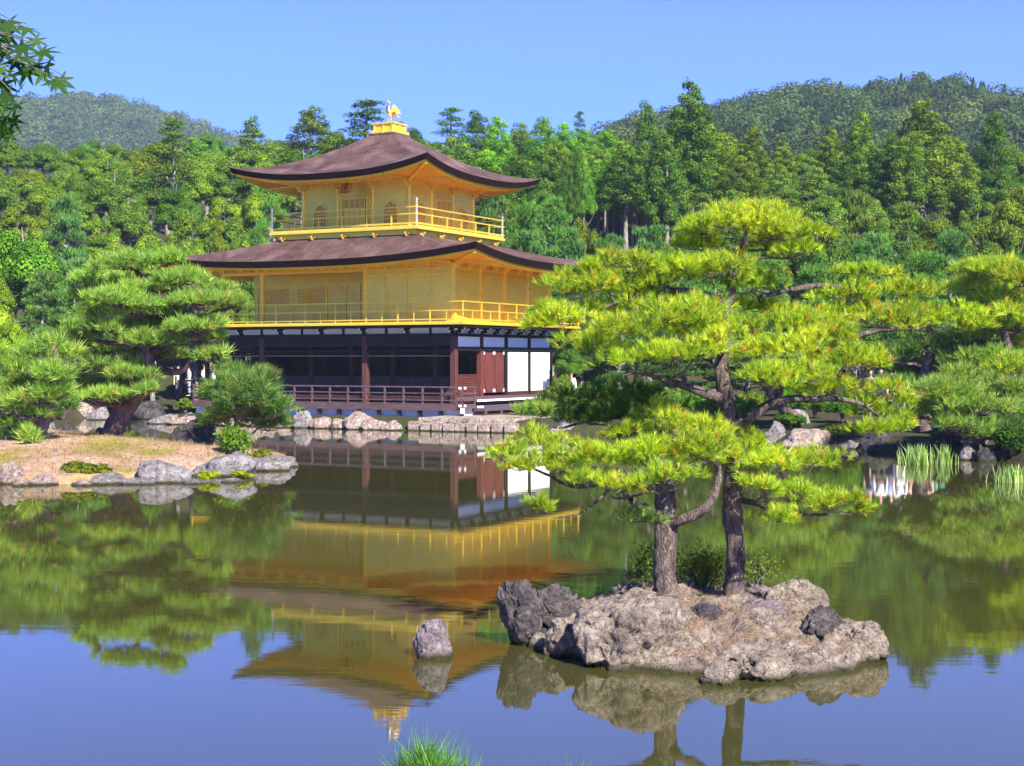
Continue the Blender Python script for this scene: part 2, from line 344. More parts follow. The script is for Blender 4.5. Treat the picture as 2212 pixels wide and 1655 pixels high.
def m_water():
    m, t, out = newmat('pond_water'); L = t.links.new
    g = wcoords(t, (1.1, 4.2, 1)); g2 = wcoords(t, (4, 15, 1))
    n1 = noise(t, g, 1.0, 3, .5); n2 = noise(t, g2, 1.3, 3, .55); patch = ramp(t, noise(t, wcoords(t, (.05, .08, 1)), 1, 2), [(.4, (.25,)*3), (.65, (1,)*3)])
    a = N(t, 'ShaderNodeMath', operation='MULTIPLY_ADD', i_1=.22); L(n2, a.inputs[0]); L(n1, a.inputs[2])
    b = N(t, 'ShaderNodeMath', operation='MULTIPLY'); L(a.outputs[0], b.inputs[0]); L(patch.outputs[0], b.inputs[1])
    bp = bump(t, b.outputs[0], .3, .0033)
    fr = N(t, 'ShaderNodeFresnel', i_IOR=1.85); L(bp, fr.inputs[1])
    d = N(t, 'ShaderNodeBsdfDiffuse'); r = ramp(t, noise(t, wcoords(t, (.1, .1, 1)), 1, 3), [(.3, (.033, .033, .007)), (.7, (.044, .043, .010))]); L(r.outputs[0], d.inputs[0])
    gl = N(t, 'ShaderNodeBsdfGlossy', i_Roughness=.018); gl.inputs[0].default_value = (.95, .95, .93, 1); L(bp, gl.inputs['Normal'])
    ms = N(t, 'ShaderNodeMixShader'); L(fr.outputs[0], ms.inputs[0]); L(d.outputs[0], ms.inputs[1]); L(gl.outputs[0], ms.inputs[2]); L(ms.outputs[0], out.inputs[0]); return m
M['water'] = m_water()
def m_ground(name, base, moss, dirt, sc=1.0):
    m, t, p = pbr(name, rough=.95, spec=.1); v = wcoords(t, (sc, sc, sc)); n1 = noise(t, v, .35, 6, .65); n2 = noise(t, v, 7, 6, .75)
    r = ramp(t, n1, [(.36, dirt), (.5, base), (.6, moss)]); r2 = ramp(t, n2, [(.3, (.55, .55, .55)), (.7, (1.3, 1.3, 1.25))])
    t.links.new(mix(t, 1.0, r.outputs[0], r2.outputs[0], 'MULTIPLY'), p.inputs['Base Color'])
    t.links.new(bump(t, n2, .9, .05/sc), p.inputs['Normal']); return m
M['ground'] = m_ground('forest_ground', (.045, .04, .022), (.035, .05, .012), (.06, .045, .03))  # leaf litter darkened: the canopy's shade is part of this colour
M['island_dirt'] = m_ground('island_dirt', (.30, .19, .12), (.20, .17, .035), (.38, .27, .20), 1.0)
M['islet_dirt'] = m_ground('islet_dirt', (.27, .16, .10), (.19, .15, .05), (.36, .27, .22), 4.0)
def m_islet():
    m = m_rock('islet_rock', (.13, .10, .088), (.30, .24, .195), (.45, .37, .295), 1.6); t = m.node_tree; p = [n for n in t.nodes if n.type == 'BSDF_PRINCIPLED'][0]; src = p.inputs['Base Color'].links[0].from_socket
    v = wcoords(t); n2 = noise(t, v, 30, 6, .8); n1 = noise(t, v, 2.3, 5, .6, .6)
    dirt = ramp(t, n2, [(.35, (.16, .085, .05)), (.5, (.33, .20, .125)), (.65, (.50, .37, .27))]); grs = mix(t, ramp(t, noise(t, v, 1.7, 4), [(.56, (0, 0, 0)), (.64, (.7, .7, .7))]).outputs[0], dirt.outputs[0], (.20, .19, .05))
    g = N(t, 'ShaderNodeNewGeometry'); sx = N(t, 'ShaderNodeSeparateXYZ'); t.links.new(g.outputs['True Normal'], sx.inputs[0]); a = N(t, 'ShaderNodeMath', operation='MULTIPLY_ADD', i_1=.9); t.links.new(n1, a.inputs[0]); t.links.new(sx.outputs[2], a.inputs[2])
    f = ramp(t, a.outputs[0], [(.5, (0, 0, 0)), (.58, (1, 1, 1))]); f.color_ramp.elements[0].position = .0; d2 = N(t, 'ShaderNodeMapRange'); d2.inputs[1].default_value = 1.28; d2.inputs[2].default_value = 1.38; t.links.new(a.outputs[0], d2.inputs[0])
    t.links.new(mix(t, d2.outputs[0], src, grs), p.inputs['Base Color']); return m
M['islet_dirt'] = m_islet()
M['hill_soil'] = m_ground('hill_soil', (.03, .04, .02), (.025, .04, .015), (.04, .04, .03), .1)

# ================================================================ terrain, hills, pond
YAW = -.492; BO = np.array([-2.33, 60.64])
def B(x, y):                       # pavilion plan coordinates -> world
    c, s = math.cos(YAW), math.sin(YAW)
    return (BO[0]+x*c-y*s, BO[1]+x*s+y*c)
POND = [(-60, 5), (-60, 44), (-30, 52), (-17.2, 56), (-20, 69), (-17, 77), (-12, 80), B(-12.9, 8), B(-12.9, -3.0), B(-6, -3.25), B(2, -3.3), B(4.6, -3.0),
        (4.5, 54.5), (7.5, 49.2), (9.3, 47.3), (10.2, 46), (11.9, 43.2), (13.3, 40.5), (14.2, 37), (16.5, 32), (18, 22), (16, 9), (8, 5), (0, 4.5), (-20, 4)]
def sdist(x, y):
    P = np.array(POND); Q = np.roll(P, -1, 0); best = np.full(x.shape, 1e9); ins = np.zeros(x.shape, bool)
    for (ax, ay), (bx, by) in zip(P, Q):
        dx, dy = bx-ax, by-ay; t = np.clip(((x-ax)*dx+(y-ay)*dy)/(dx*dx+dy*dy), 0, 1)
        best = np.minimum(best, np.hypot(x-ax-t*dx, y-ay-t*dy))
        c = ((ay > y) != (by > y)); ins ^= c & (x < dx*(y-ay)/(dy if dy else 1e-9)+ax)
    return np.where(ins, -best, best)
def gh(x, y):
    """ground height"""
    x = np.asarray(x, float); y = np.asarray(y, float); s = sdist(x, y)
    h = np.where(s < 0, -.9*np.clip(-s/1.2, 0, 1), .42*np.clip(s/.35, 0, 1))
    h = h+.35*np.clip((s-1)/6, 0, 1)*(y > 30)*(1-np.exp(-((x-(-7))**2+(y-66)**2)/150))
    h = h+np.clip(1-y/9, 0, 1)*.6*(s > 0)
    sl = .27*np.clip(y-80, 0, 75)+.02*np.clip(y-155, 0, 400)
    return h+sl*(1+.05*np.sin(x*.07))
def ghs(x, y): return float(gh(np.array([x]), np.array([y]))[0])

xs = np.unique(np.concatenate([np.linspace(-420, -45, 16), np.linspace(-45, 30, 200), np.linspace(30, 420, 18)]))
ys = np.unique(np.concatenate([np.linspace(-20, 85, 260), np.linspace(85, 200, 40), np.linspace(200, 1500, 12)]))
X, Y = np.meshgrid(xs, ys, indexing='ij'); Z = gh(X, Y)
Z = Z+np.where(sdist(X, Y) > .5, .05*np.sin(X*1.7+Y)*np.cos(Y*1.3-X*.6), 0)
def gridq(nx, ny):
    i, j = np.meshgrid(np.arange(nx-1), np.arange(ny-1), indexing='ij'); i = i.ravel(); j = j.ravel()
    return np.stack([i*ny+j, (i+1)*ny+j, (i+1)*ny+j+1, i*ny+j+1], 1)
tag(mesh_np('ground', np.stack([X, Y, Z], -1), gridq(len(xs), len(ys)), M['ground'], smooth=True), 'mossy forest ground rising behind the pond', kind='structure')
tag(mesh_np('water', [(-70, -2, 0), (40, -2, 0), (40, 90, 0), (-70, 90, 0)], [(0, 1, 2, 3)], M['water']), 'still olive green pond mirroring pavilion and sky', kind='structure')

def hill(name, prof, y0, depth, zb, label, seed, n, cr, nl, ls, tint):
    """ridge silhouette prof [(u, v)] at distance y0; slope comes towards the camera; a wood covers it"""
    rng = np.random.default_rng(seed); u = np.array([p[0] for p in prof]); v = np.array([p[1] for p in prof])
    rx = (u-1106)*y0/F; rz = CAMZ-(v-775.5)*y0/F-12
    gx = np.linspace(rx[0], rx[-1], 90); gt = np.linspace(-.35, 1, 50)
    def H(x, t):
        z = np.interp(x, rx, rz); k = np.where(t >= 0, 1-.92*t**1.25, 1-.6*np.abs(t))
        return zb+(z-zb)*k*(1+.06*np.sin(x*.045+seed)*np.sin(t*9)*(np.abs(t) > .02)*np.minimum(1, np.abs(t)*6))
    GX, GT = np.meshgrid(gx, gt, indexing='ij')
    tag(mesh_np(name, np.stack([GX, y0-GT*depth, H(GX, GT)], -1), gridq(90, 50)[:, ::-1], M['hill_soil'], smooth=True), label, kind='structure')
    Vs = []; Qs = []; TV = []; k = 0
    X_ = rng.uniform(rx[0], rx[-1], n); T_ = np.sort(rng.uniform(-.06, .8, n)**1.0)
    ridge = rng.random(n) < .07; T_[ridge] = rng.uniform(-.01, .01, ridge.sum())
    for x, t_ in zip(X_, T_):
        tvv = rng.random()**1.2
        r = cr*rng.uniform(.55, 1.3); c = np.array([x, y0-t_*depth, float(H(np.array(x), np.array(t_)))+r*rng.uniform(.3, 1.1)])
        con = rng.random() < .10
        rad = (r*.62, r*.62, r*1.1) if con else (r*.92, r*.92, r*1.0)
        for q in range(2 if not con else 1):
            o = np.array([rng.normal(0, .45*r), rng.normal(0, .45*r), rng.uniform(-.2, .5)*r]) if q else 0
            P, Nn = shell(c+o, np.array(rad)*(1 if q == 0 else .6), int(nl*(1 if q == 0 else .45)), rng, -.2)
            if con: P[:, :2] = c[:2]+(P[:, :2]-c[:2])*np.clip((c[2]+rad[2]-P[:, 2:3])/(1.4*rad[2]), .1, 1)
            V, Q = leaves(P, Nn, ls, rng, .7, .3); Vs.append(V); Qs.append(Q+k); k += len(V); TV.append(np.full(len(V), tvv))
    f = mesh_np('hillside_wood', np.concatenate(Vs), np.concatenate(Qs), M['leaf_far'], tv=np.concatenate(TV))
    f.color = tint; tag(f, 'dense wood covering the '+('blue distant hill at left' if x < 0 and seed == 5 else 'green hill behind the cedars'), kind='stuff')
hill('hill', [(1120, 330), (1200, 300), (1270, 258), (1320, 236), (1400, 216), (1500, 200), (1560, 185), (1640, 172), (1700, 166), (1800, 165), (1900, 163), (2000, 166), (2080, 178), (2140, 198), (2212, 218), (2330, 245)],
     430, 190, 18, 'green wooded hill rising behind the cedars', 3, 1500, 3.9, 330, .78, (1, 1, 1, 1))
hill('hill', [(-260, 300), (-60, 262), (0, 250), (40, 235), (100, 217), (150, 206), (190, 203), (230, 212), (290, 226), (340, 234), (370, 246), (430, 267), (490, 287), (600, 330)],
     950, 330, 60, 'distant blue wooded hill behind the left forest', 5, 1500, 6.3, 200, 1.5, (1, 1, 1, 1))

# islands: low mounds standing in the pond
def mound(name, outline, top, mat, label, res=90, seed=1, amp=.05, fs=1.0, pk=None, rim=0):
    P = np.array(outline); lo = P.min(0)-.3; hi = P.max(0)+.3
    gx = np.linspace(lo[0], hi[0], res); gy = np.linspace(lo[1], hi[1], res); GX, GY = np.meshgrid(gx, gy, indexing='ij')
    global POND; keep = POND; POND = [tuple(p) for p in outline]; s = -sdist(GX, GY); POND = keep
    sw = np.minimum(1, (hi-lo).min()*.42)
    e = np.clip(s/ (sw if pk is None else pk), -1, 1)
    h = np.where(e > 0, top*(1-(1-e)**2.2), e*1.2) if not rim else np.where(s > 0, rim*np.clip(s/.10, 0, 1)**.6+(top-rim)*np.clip((s-.05)/(pk or 1), 0, 1)**.9, s*3)
    nz = np.array([[mn.fractal(Vector((x*1.3*fs, y*1.3*fs, seed)), 1, 2, 5) for y in gy] for x in gx])
    h = h+nz*amp*np.clip(e*3+.4, 0, 1)
    if rim > .165:                   # cracked, blocky rock rim
        def blk(x, y):
            q = Vector((x*2.1+.35*mn.noise(Vector((x*3, y*3, 1))), y*2.1+.35*mn.noise(Vector((x*3, y*3, 5))), seed*.7)); dd, pp = mn.voronoi(q)
            return (mn.cell(pp[0]*3.7)*.09-.10*math.exp(-(dd[1]-dd[0])*9))
        bz = np.array([[blk(x, y) for y in gy] for x in gx]); h = h+bz*np.clip(s*6, 0, 1)*(1-.7*np.clip((s-.25)/.5, 0, 1))
    o = mesh_np(name, np.stack([GX, GY, h], -1), gridq(res, res), mat, smooth=True)
    tag(o, label, kind='structure'); return lambda x, y: float(h[np.argmin(np.abs(gx-x)), np.argmin(np.abs(gy-y))])
left_h = mound('island', [(-19, 34), (-13.8, 32.2), (-12, 33), (-9.5, 33), (-8.3, 34.2), (-7.4, 36), (-6.2, 37.2), (-5.6, 39.3), (-6.2, 41), (-8.4, 43.5), (-11, 46.5), (-15, 48), (-21, 46)], .72,
               M['island_dirt'], 'bare earth and moss island under the left pine', 110, 2, .10, .5, pk=4.5, rim=.16)
islet_h = mound('islet', [(.15, 14.3), (.75, 13.6), (1.3, 13.15), (1.95, 12.95), (2.5, 12.95), (3.0, 13.2), (3.35, 13.8), (3.45, 14.4), (3.1, 15.6), (2.6, 16.8), (1.9, 17.1), (1.2, 16.8), (.6, 15.9), (.2, 15.2)], .38,
                M['islet_dirt'], 'small rocky islet of needle-strewn earth carrying two pines', 170, 7, .13, 2.2, pk=1.3, rim=.17)
# ================================================================ the golden pavilion
PV = empty('golden_pavilion', (BO[0], BO[1], 0), YAW, 'three-tiered golden pavilion with dark curved roofs standing at the pond edge', 'temple')
K = 2.13; XW = -5.5*K; YN = 4*K
def part(name, mb, mat, parent=PV, **k): return mb.build(name, M[mat], parent, **k)

def hip_roof(x0, x1, y0, y1, ix0, ix1, iy0, iy1, ze, zi, lift, p, th, flare=.12, n=28, m=14, cp=2.6):
    """concave hipped roof: surface, edge band and the curve of its eave"""
    cor = [(x0, y0), (x1, y0), (x1, y1), (x0, y1)]; ico = [(ix0, iy0), (ix1, iy0), (ix1, iy1), (ix0, iy1)]
    V = []; Q = []
    sides = []
    for k in range(4):
        a, b = np.array(cor[k]), np.array(cor[(k+1) % 4]); c, d = np.array(ico[k]), np.array(ico[(k+1) % 4])
        s = np.linspace(0, 1, n); t = np.linspace(0, 1, m); SS, TT = np.meshgrid(s, t, indexing='ij')
        cc = np.abs(2*SS-1)**cp; out = np.array([(b-a)[1], -(b-a)[0]])/np.linalg.norm(b-a)
        E_ = a+(b-a)*SS[..., None]; I_ = c+(d-c)*SS[..., None]
        xy = E_*(1-TT[..., None])+I_*TT[..., None]+out*(flare*cc*(1-TT)**2)[..., None]*0
        zz = ze+lift*cc*(1-TT)**2.2+(zi-ze)*TT**p
        sides.append((xy, zz, a, b, s)); V.append(np.dstack([xy, zz]).reshape(-1, 3)); Q.append(gridq(n, m)+k*n*m)
    return np.concatenate(V), np.concatenate(Q), sides
def roof_parts(args, th, soffit_rect, zs, und, nraft, trim=True):
    x0, x1, y0, y1 = args[:4]
    V, Q, sides = hip_roof(*args, th)
    rf = mesh_np('roof', V, Q, M['shingle'], PV, smooth=True)
    # thick edge of layered bark
    eb = MB(); tr = MB(); so_ = MB(); gt = MB(); ctr = np.array([(x0+x1)/2, (y0+y1)/2])
    sx0, sx1, sy0, sy1 = soffit_rect; scor = [(sx0, sy0), (sx1, sy0), (sx1, sy1), (sx0, sy1)]
    for k, (xy, zz, a, b, s) in enumerate(sides):
        top = [(*xy[i, 0], zz[i, 0]) for i in range(len(s))]
        inn = lambda i, q, dz: (*(xy[i, 0]+(ctr-xy[i, 0])*0+np.sign(ctr-xy[i, 0])*0), zz[i, 0])
        nrm = np.array([-(b-a)[1], (b-a)[0]])/np.linalg.norm(b-a)      # inward
        tn = (b-a)/np.linalg.norm(b-a)
        def off(i, q, dz):
            f = np.clip(1-2*s[i], -1, 1); return (*(xy[i, 0]+nrm*q+tn*q*f), zz[i, 0]-dz)
        lo = [off(i, .10, th) for i in range(len(s))]
        n = len(s); eb.add(top+lo, [(i, n+i, n+i+1, i+1) for i in range(n-1)])
        l2 = [off(i, .16, th+.004) for i in range(n)]; l3 = [off(i, .20, th+.075) for i in range(n)]
        eb.add(lo+l2, [(i, n+i, n+i+1, i+1) for i in range(n-1)])
        l4 = [off(i, .40, th+.08) for i in range(n)]
        tr.add(l2+l3+l4, [(i, n+i, n+i+1, i+1) for i in range(n-1)]+[(n+i, 2*n+i, 2*n+i+1, n+i+1) for i in range(n-1)])
        c, d = np.array(scor[k]), np.array(scor[(k+1) % 4])
        w_ = [(*(c+(d-c)*t), zs) for t in s]
        m_ = [tuple((np.array(l4[i])*.55+np.array(w_[i])*.45)+np.array([0, 0, -.0])) for i in range(n)]
        so_.add(l4+m_+w_, [(i, n+i, n+i+1, i+1) for i in range(n-1)]+[(n+i, 2*n+i, 2*n+i+1, n+i+1) for i in range(n-1)])
        # rafters just under the boards
        for j in range(nraft):
            t = (j+.5)/nraft; i = min(int(t*(n-1)), n-2); f = t*(n-1)-i
            e = np.array(l4[i])*(1-f)+np.array(l4[i+1])*f; wv = np.array([*(c+(d-c)*t), zs])
            base = e-np.array([*nrm, 0])*0
            q = np.array([*(e[:2]+nrm*(abs(np.dot(wv[:2]-e[:2], nrm)))), 0])
            inside = c+(d-c)*t
            tt = np.dot(q[:2]-c, tn)/np.linalg.norm(d-c)
            if 0 <= tt <= 1: q[2] = zs
            else: continue
            gt.beam(e+np.array([0, 0, -.035]), q+np.array([0, 0, -.035]), .06, .06)
        # hip rafter
        gt.beam(np.array(l3[0])+np.array([*nrm, 0])*.05+np.array([*tn, 0])*.05, (*c, zs-.06), .13, .15)
    eo = part('roof_edge', eb, 'shingle_edge'); part('eave_trim', tr, 'gold_trim')
    sf = part('eave_soffit', so_, und); sb = part('rafters', gt, 'gold_trim'); sb.name = 'rafter'; sb['kind'] = 'stuff'
    return rf
MX, MY, S3, D3, R3 = -5.0, 3.0, 2.66, 3.70, 4.90
# ---- upper roof
top = roof_parts((MX-R3, MX+R3, MY-R3, MY+R3, MX-.62, MX+.62, MY-.62, MY+.62, 10.32, 12.42, .52, 1.42), .24, (MX-S3, MX+S3, MY-S3, MY+S3), 10.2, 'gold_soffit', 22)
# ---- lower roof
low = roof_parts((XW-2.4, 2.4, -2.4, YN+2.4, MX-3.45, MX+3.45, MY-3.45, MY+3.45, 6.76, 7.80, .47, 1.25), .26, (XW, 0, 0, YN), 6.72, 'gold_soffit', 34)
cap = MB().box((MX-.66, MY-.66, 12.34), (MX+.66, MY+.66, 12.5)); part('ridge_cap', cap, 'shingle')
# ---- finial box and phoenix
fb = MB().box((MX-.62, MY-.62, 12.503), (MX+.62, MY+.62, 12.58)).box((MX-.5, MY-.5, 12.58), (MX+.5, MY+.5, 12.9)).box((MX-.56, MY-.56, 12.9), (MX+.56, MY+.56, 12.96))
for sx in (-1, 0, 1):
    for sy in (-1, 1):
        fb.cb((MX+sx*.46, MY+sy*.51, 12.74), (.07, .06, .33)); fb.cb((MX+sy*.51, MY+sx*.46, 12.74), (.06, .07, .33))
    for q in (-1, 1): fb.cb((MX+sx*.5, MY+q*.62, 12.56), (.1, .06, .12)); fb.cb((MX+q*.62, MY+sx*.5, 12.56), (.06, .1, .12))
part('finial_base', fb, 'gold_trim')
ph = empty('phoenix_figure', (MX, MY, 12.96), 0, parent=PV)
rng = np.random.default_rng(4)
parts = [tube([(-.07*s_, -.02, 0), (-.07*s_, 0, .2), (-.06*s_, .03, .42)], [.022, .02, .035], 8) for s_ in (-1, 1)]
parts += [tube([(-.09, -.06, .01), (.0, -.12, .02)], [.03, .01], 6), tube([(.09, -.06, .01), (.05, -.14, .02)], [.03, .01], 6)]
parts += [tube([(0, .16, .40), (0, .05, .44), (0, -.05, .52), (0, -.09, .64), (0, -.05, .78), (0, -.07, .9), (0, -.12, .93)], [.03, .11, .10, .055, .038, .05, .03], 12)]
parts += [tube([(0, -.12, .93), (0, -.21, .90)], [.025, .006], 8)]
V, Q = joinQ(parts); mesh_np('phoenix_body', V, Q, M['gold_bright'], ph, smooth=True)
crest = MB()
for k in range(7):
    a = math.radians(-20+k*42); crest.cyl((0, -.03, .93), (.075*math.cos(a), -.03, .95+.09*math.sin(a)), .012, .026, 7)
part('crest', crest, 'gold_bright', ph)
for s_ in (-1, 1):
    wv = []; 
    for k in range(7):
        f = k/6; wv.append(tube([(.08*s_, .0, .50), (s_*(.16+.12*f), .05+.1*f, .62+.16*(1-f)), (s_*(.20+.18*f), .12+.22*f, .82-.30*f)], [.03, .035, .006], 6, 3))
    V, Q = joinQ(wv); mesh_np('wing', V, Q, M['gold_trim'], ph, smooth=True)
tl = []
for k in range(9):
    f = (k-4)/4; tl.append(tube([(0, .14, .42), (f*.12, .32, .62-abs(f)*.1), (f*.28, .48+.04*abs(f), .82-abs(f)*.34)], [.03, .035, .008], 6, 4))
for k in range(5):
    f = (k-2)/2; tl.append(tube([(0, .14, .40), (f*.08, .34, .45), (f*.2, .56, .33)], [.03, .03, .008], 6, 4))
V, Q = joinQ(tl); mesh_np('tail', V, Q, M['gold_trim'], ph, smooth=True)

# ---- third storey
Z3 = 8.16
part('balcony_skirt', MB().box((MX-3.45, MY-3.45, 7.4), (MX+3.45, MY+3.45, 8.0)).box((MX-3.49, MY-3.49, 7.93), (MX+3.49, MY+3.49, 7.97)), 'gold_wall')
part('balcony_floor', MB().box((MX-D3, MY-D3, 8.0), (MX+D3, MY+D3, 8.10)).box((MX-D3+.04, MY-D3+.04, 8.10), (MX+D3-.04, MY+D3-.04, Z3)), 'gold_wall')
def bracket(x, y, z, dx, dy, mat, sc=1.0, cap_=None):
    """stepped bracket arm pointing (dx, dy) out of the wall"""
    b = MB(); tx, ty = -dy, dx
    P = lambda o, t, h: (x+dx*o*sc+tx*t*sc, y+dy*o*sc+ty*t*sc, z+h*sc)
    b.beam(P(0, 0, 0), P(.34, 0, 0), .09*sc, .10*sc); b.beam(P(.14, -.24, .10), P(.14, .24, .10), .08*sc, .08*sc)
    b.beam(P(0, 0, .14), P(.46, 0, .14), .08*sc, .08*sc)
    for t in (-.22, 0, .22): b.cb(P(.14, t, .18), (.12*sc, .12*sc, .08*sc))
    b.cb(P(.40, 0, .22), (.12*sc, .12*sc, .08*sc)); b.cb(P(0, 0, -.10), (.18*sc, .18*sc, .12*sc))
    o = b.build('bracket', M[mat], PV)
    if cap_:
        c = MB(); c.cb(P(.465, 0, .14), (.06*sc+.02*abs(dx), .06*sc+.02*abs(dy), .085*sc)); c.cb(P(.345, 0, 0), (.06*sc, .06*sc, .105*sc))
        for t in (-.25, .25): c.cb(P(.14, t, .10), (.085*sc, .085*sc, .085*sc))
        c.build('painted_end', M[cap_], o)
    return o
SIDES = [(0, -1), (1, 0), (0, 1), (-1, 0)]
for dx, dy in SIDES:
    for k in range(5):
        t = -3.1+k*1.55; bracket(MX+dx*3.45-dy*t, MY+dy*3.45+dx*t, 7.76, dx, dy, 'gold_trim', .55)
# walls with bays, south and east in full
w3 = MB(); w3.box((MX-S3, MY-S3, Z3), (MX+S3, MY+S3, 10.22)); part('wall', w3, 'gold_wall')
for i in range(4):
    for j in range(4):
        if i in (0, 3) or j in (0, 3):
            cx_, cy_ = MX-S3+i*2*S3/3, MY-S3+j*2*S3/3
            part('column', MB().cyl((cx_, cy_, Z3), (cx_, cy_, 9.86), .085, .08, 14), 'gold_trim', smooth=False)
for (dx, dy) in SIDES:
    for i in range(4):
        t = -S3+i*2*S3/3; bracket(MX+dx*(S3+.02)-dy*t, MY+dy*(S3+.02)+dx*t, 9.95, dx, dy, 'gold_trim', .8)
def onface(dx, dy, base):        # returns f(t, o, z): point on the facade: t along, o outward
    return lambda t, o, z: (base[0]+dx*o-dy*t, base[1]+dy*o+dx*t, z)
def fbox(mb, P, t0, t1, o0, o1, z0, z1): return mb.box(P(t0, o0, z0), P(t1, o1, z1))
def cusped(P, tc, z0, wd, ht, name='window'):
    """bell-shaped katomado window: frame, dark screen of slats"""
    pr = []; n = 22
    for i in range(n+1):
        a = math.pi*i/n; r = 1+.07*abs(math.sin(a*3)); pr.append((wd*.5*math.cos(a)*r, ht*.58+ht*.42*math.sin(a)*r))
    flare = [(-wd*.5, ht*.58), (-wd*.5, ht*.3), (-wd*.58, 0)]
    out = [(wd*.58, 0), (wd*.5, ht*.3)]+pr+flare[1:]
    scr = MB(); vs = [P(tc+x, .02, z0+z) for x, z in out]; scr.add(vs, [tuple(range(len(vs)))])
    w_ = part(name, scr, 'gold_lattice')
    fr = MB(); big = [(x*1.16, z*1.07) for x, z in out]
    m = len(out)
    va = [P(tc+x, .05, z0+z) for x, z in out]+[P(tc+x, .05, z0+z) for x, z in big]+[P(tc+x, .0, z0+z) for x, z in big]+[P(tc+x, .0, z0+z) for x, z in out]
    fs = []
    for i in range(m-1): fs += [(i, i+1, m+i+1, m+i), (m+i, m+i+1, 2*m+i+1, 2*m+i), (i+1, i, 3*m+i, 3*m+i+1)]
    fr.add(va, fs); fr.build('frame', M['gold_trim'], w_)
    sl_ = MB()
    for k in range(7):
        x = -wd*.42+k*wd*.14; 
        h = ht*.58+ht*.42*math.sqrt(max(0, 1-(x/(wd*.5))**2)); fbox(sl_, P, tc+x-.011, tc+x+.011, .02, .045, z0, z0+h)
    for z in (.32, .62): fbox(sl_, P, tc-wd*.47, tc+wd*.47, .02, .04, z0+ht*z, z0+ht*z+.03)
    sl_.build('slats', M['gold_trim'], w_).name = 'lattice'
for (dx, dy) in SIDES[:2]:
    P = onface(dx, dy, (MX+dx*S3, MY+dy*S3)); bw = 2*S3/3
    for tc in (-bw, bw): cusped(P, tc, Z3+.06, .62, 1.02)
    tb = MB()
    for z in (9.55, 9.72): fbox(tb, P, -S3, S3, .0, .03, z, z+.05)
    fbox(tb, P, -S3, S3, 0, .05, Z3, Z3+.09)
    part('wall_band', tb, 'gold_wall')
    dr = MB(); 
    dw = .27
    for k in range(4):
        t0 = -2*dw+k*dw; d_ = MB(); fbox(d_, P, t0+.01, t0+dw-.01, .0, .05, Z3+.08, 9.46); d = part('door_leaf', d_, 'gold_wall')
        g = MB(); 
        for kk in range(5): fbox(g, P, t0+.045+kk*.04, t0+.055+kk*.04, .05, .065, 9.12, 9.40)
        for z in (Z3+.3, Z3+.62, 8.98): fbox(g, P, t0+.02, t0+dw-.02, .05, .07, z, z+.035)
        for tt in (t0+.01, t0+dw-.035): fbox(g, P, tt, tt+.025, .05, .075, Z3+.08, 9.46)
        g.build('door_frame', M['gold_trim'], d)
        g = MB(); fbox(g, P, t0+.036, t0+dw-.036, .05, .056, 9.10, 9.42); g.build('door_screen', M['gold_lattice'], d)
    g = MB(); fbox(g, P, -.72, .72, 0, .09, 9.47, 9.53); fbox(g, P, -.66, -.60, 0, .09, Z3+.08, 9.47); fbox(g, P, .60, .66, 0, .09, Z3+.08, 9.47)
    fbox(g, P, -.80, -.66, .0, .1, 9.46, 9.55); fbox(g, P, .66, .80, .0, .1, 9.46, 9.55); part('door_surround', g, 'gold_trim')
# name plaque under the upper eave
pl = MB(); P = onface(0, -1, (MX, MY-S3)); pq = empty('plaque', P(-.02, .62, 9.93), 0, parent=PV); pq.rotation_euler = (math.radians(-24), 0, 0)
MB().box((-.24, -.02, -.33), (.24, .03, .33)).build('board', M['wood_black'], pq)
MB().box((-.17, -.032, -.26), (.17, -.02, .26)).build('gold_field', M['gold_bright'], pq)
fr = MB()
for a in ((-.25, -.36, -.21, .36), (.21, -.36, .25, .36), (-.30, .33, .30, .38), (-.27, -.38, .27, -.33)): fr.box((a[0], -.05, a[1]), (a[2], -.018, a[3]))
fr.build('plaque_frame', M['gold_trim'], pq)
ch = MB()      # two brush characters, simplified to their strokes
def stroke(a, b, wd=.022): ch.beam((a[0], -.036, a[1]), (b[0], -.036, b[1]), .006, wd)
for a, b in (((0, .235), (-.12, .13)), ((0, .235), (.12, .13)), ((-.06, .15), (.06, .15)), ((-.09, .105), (.09, .105)), ((0, .15), (0, .03)), ((-.07, .085), (-.045, .05)), ((.07, .085), (.045, .05)), ((-.12, .025), (.12, .025)),
             ((-.1, -.03), (.1, -.03)), ((-.1, -.03), (-.1, -.09)), ((.1, -.03), (.1, -.09)), ((-.06, -.07), (.06, -.07)), ((-.06, -.11), (.06, -.11)), ((0, -.05), (0, -.15)), ((-.1, -.15), (.1, -.15)), ((-.07, -.17), (-.11, -.235)), ((.05, -.16), (.1, -.235)), ((0, -.15), (0, -.235))): stroke(a, b)
ch.build('lettering', M['wood_black'], pq)
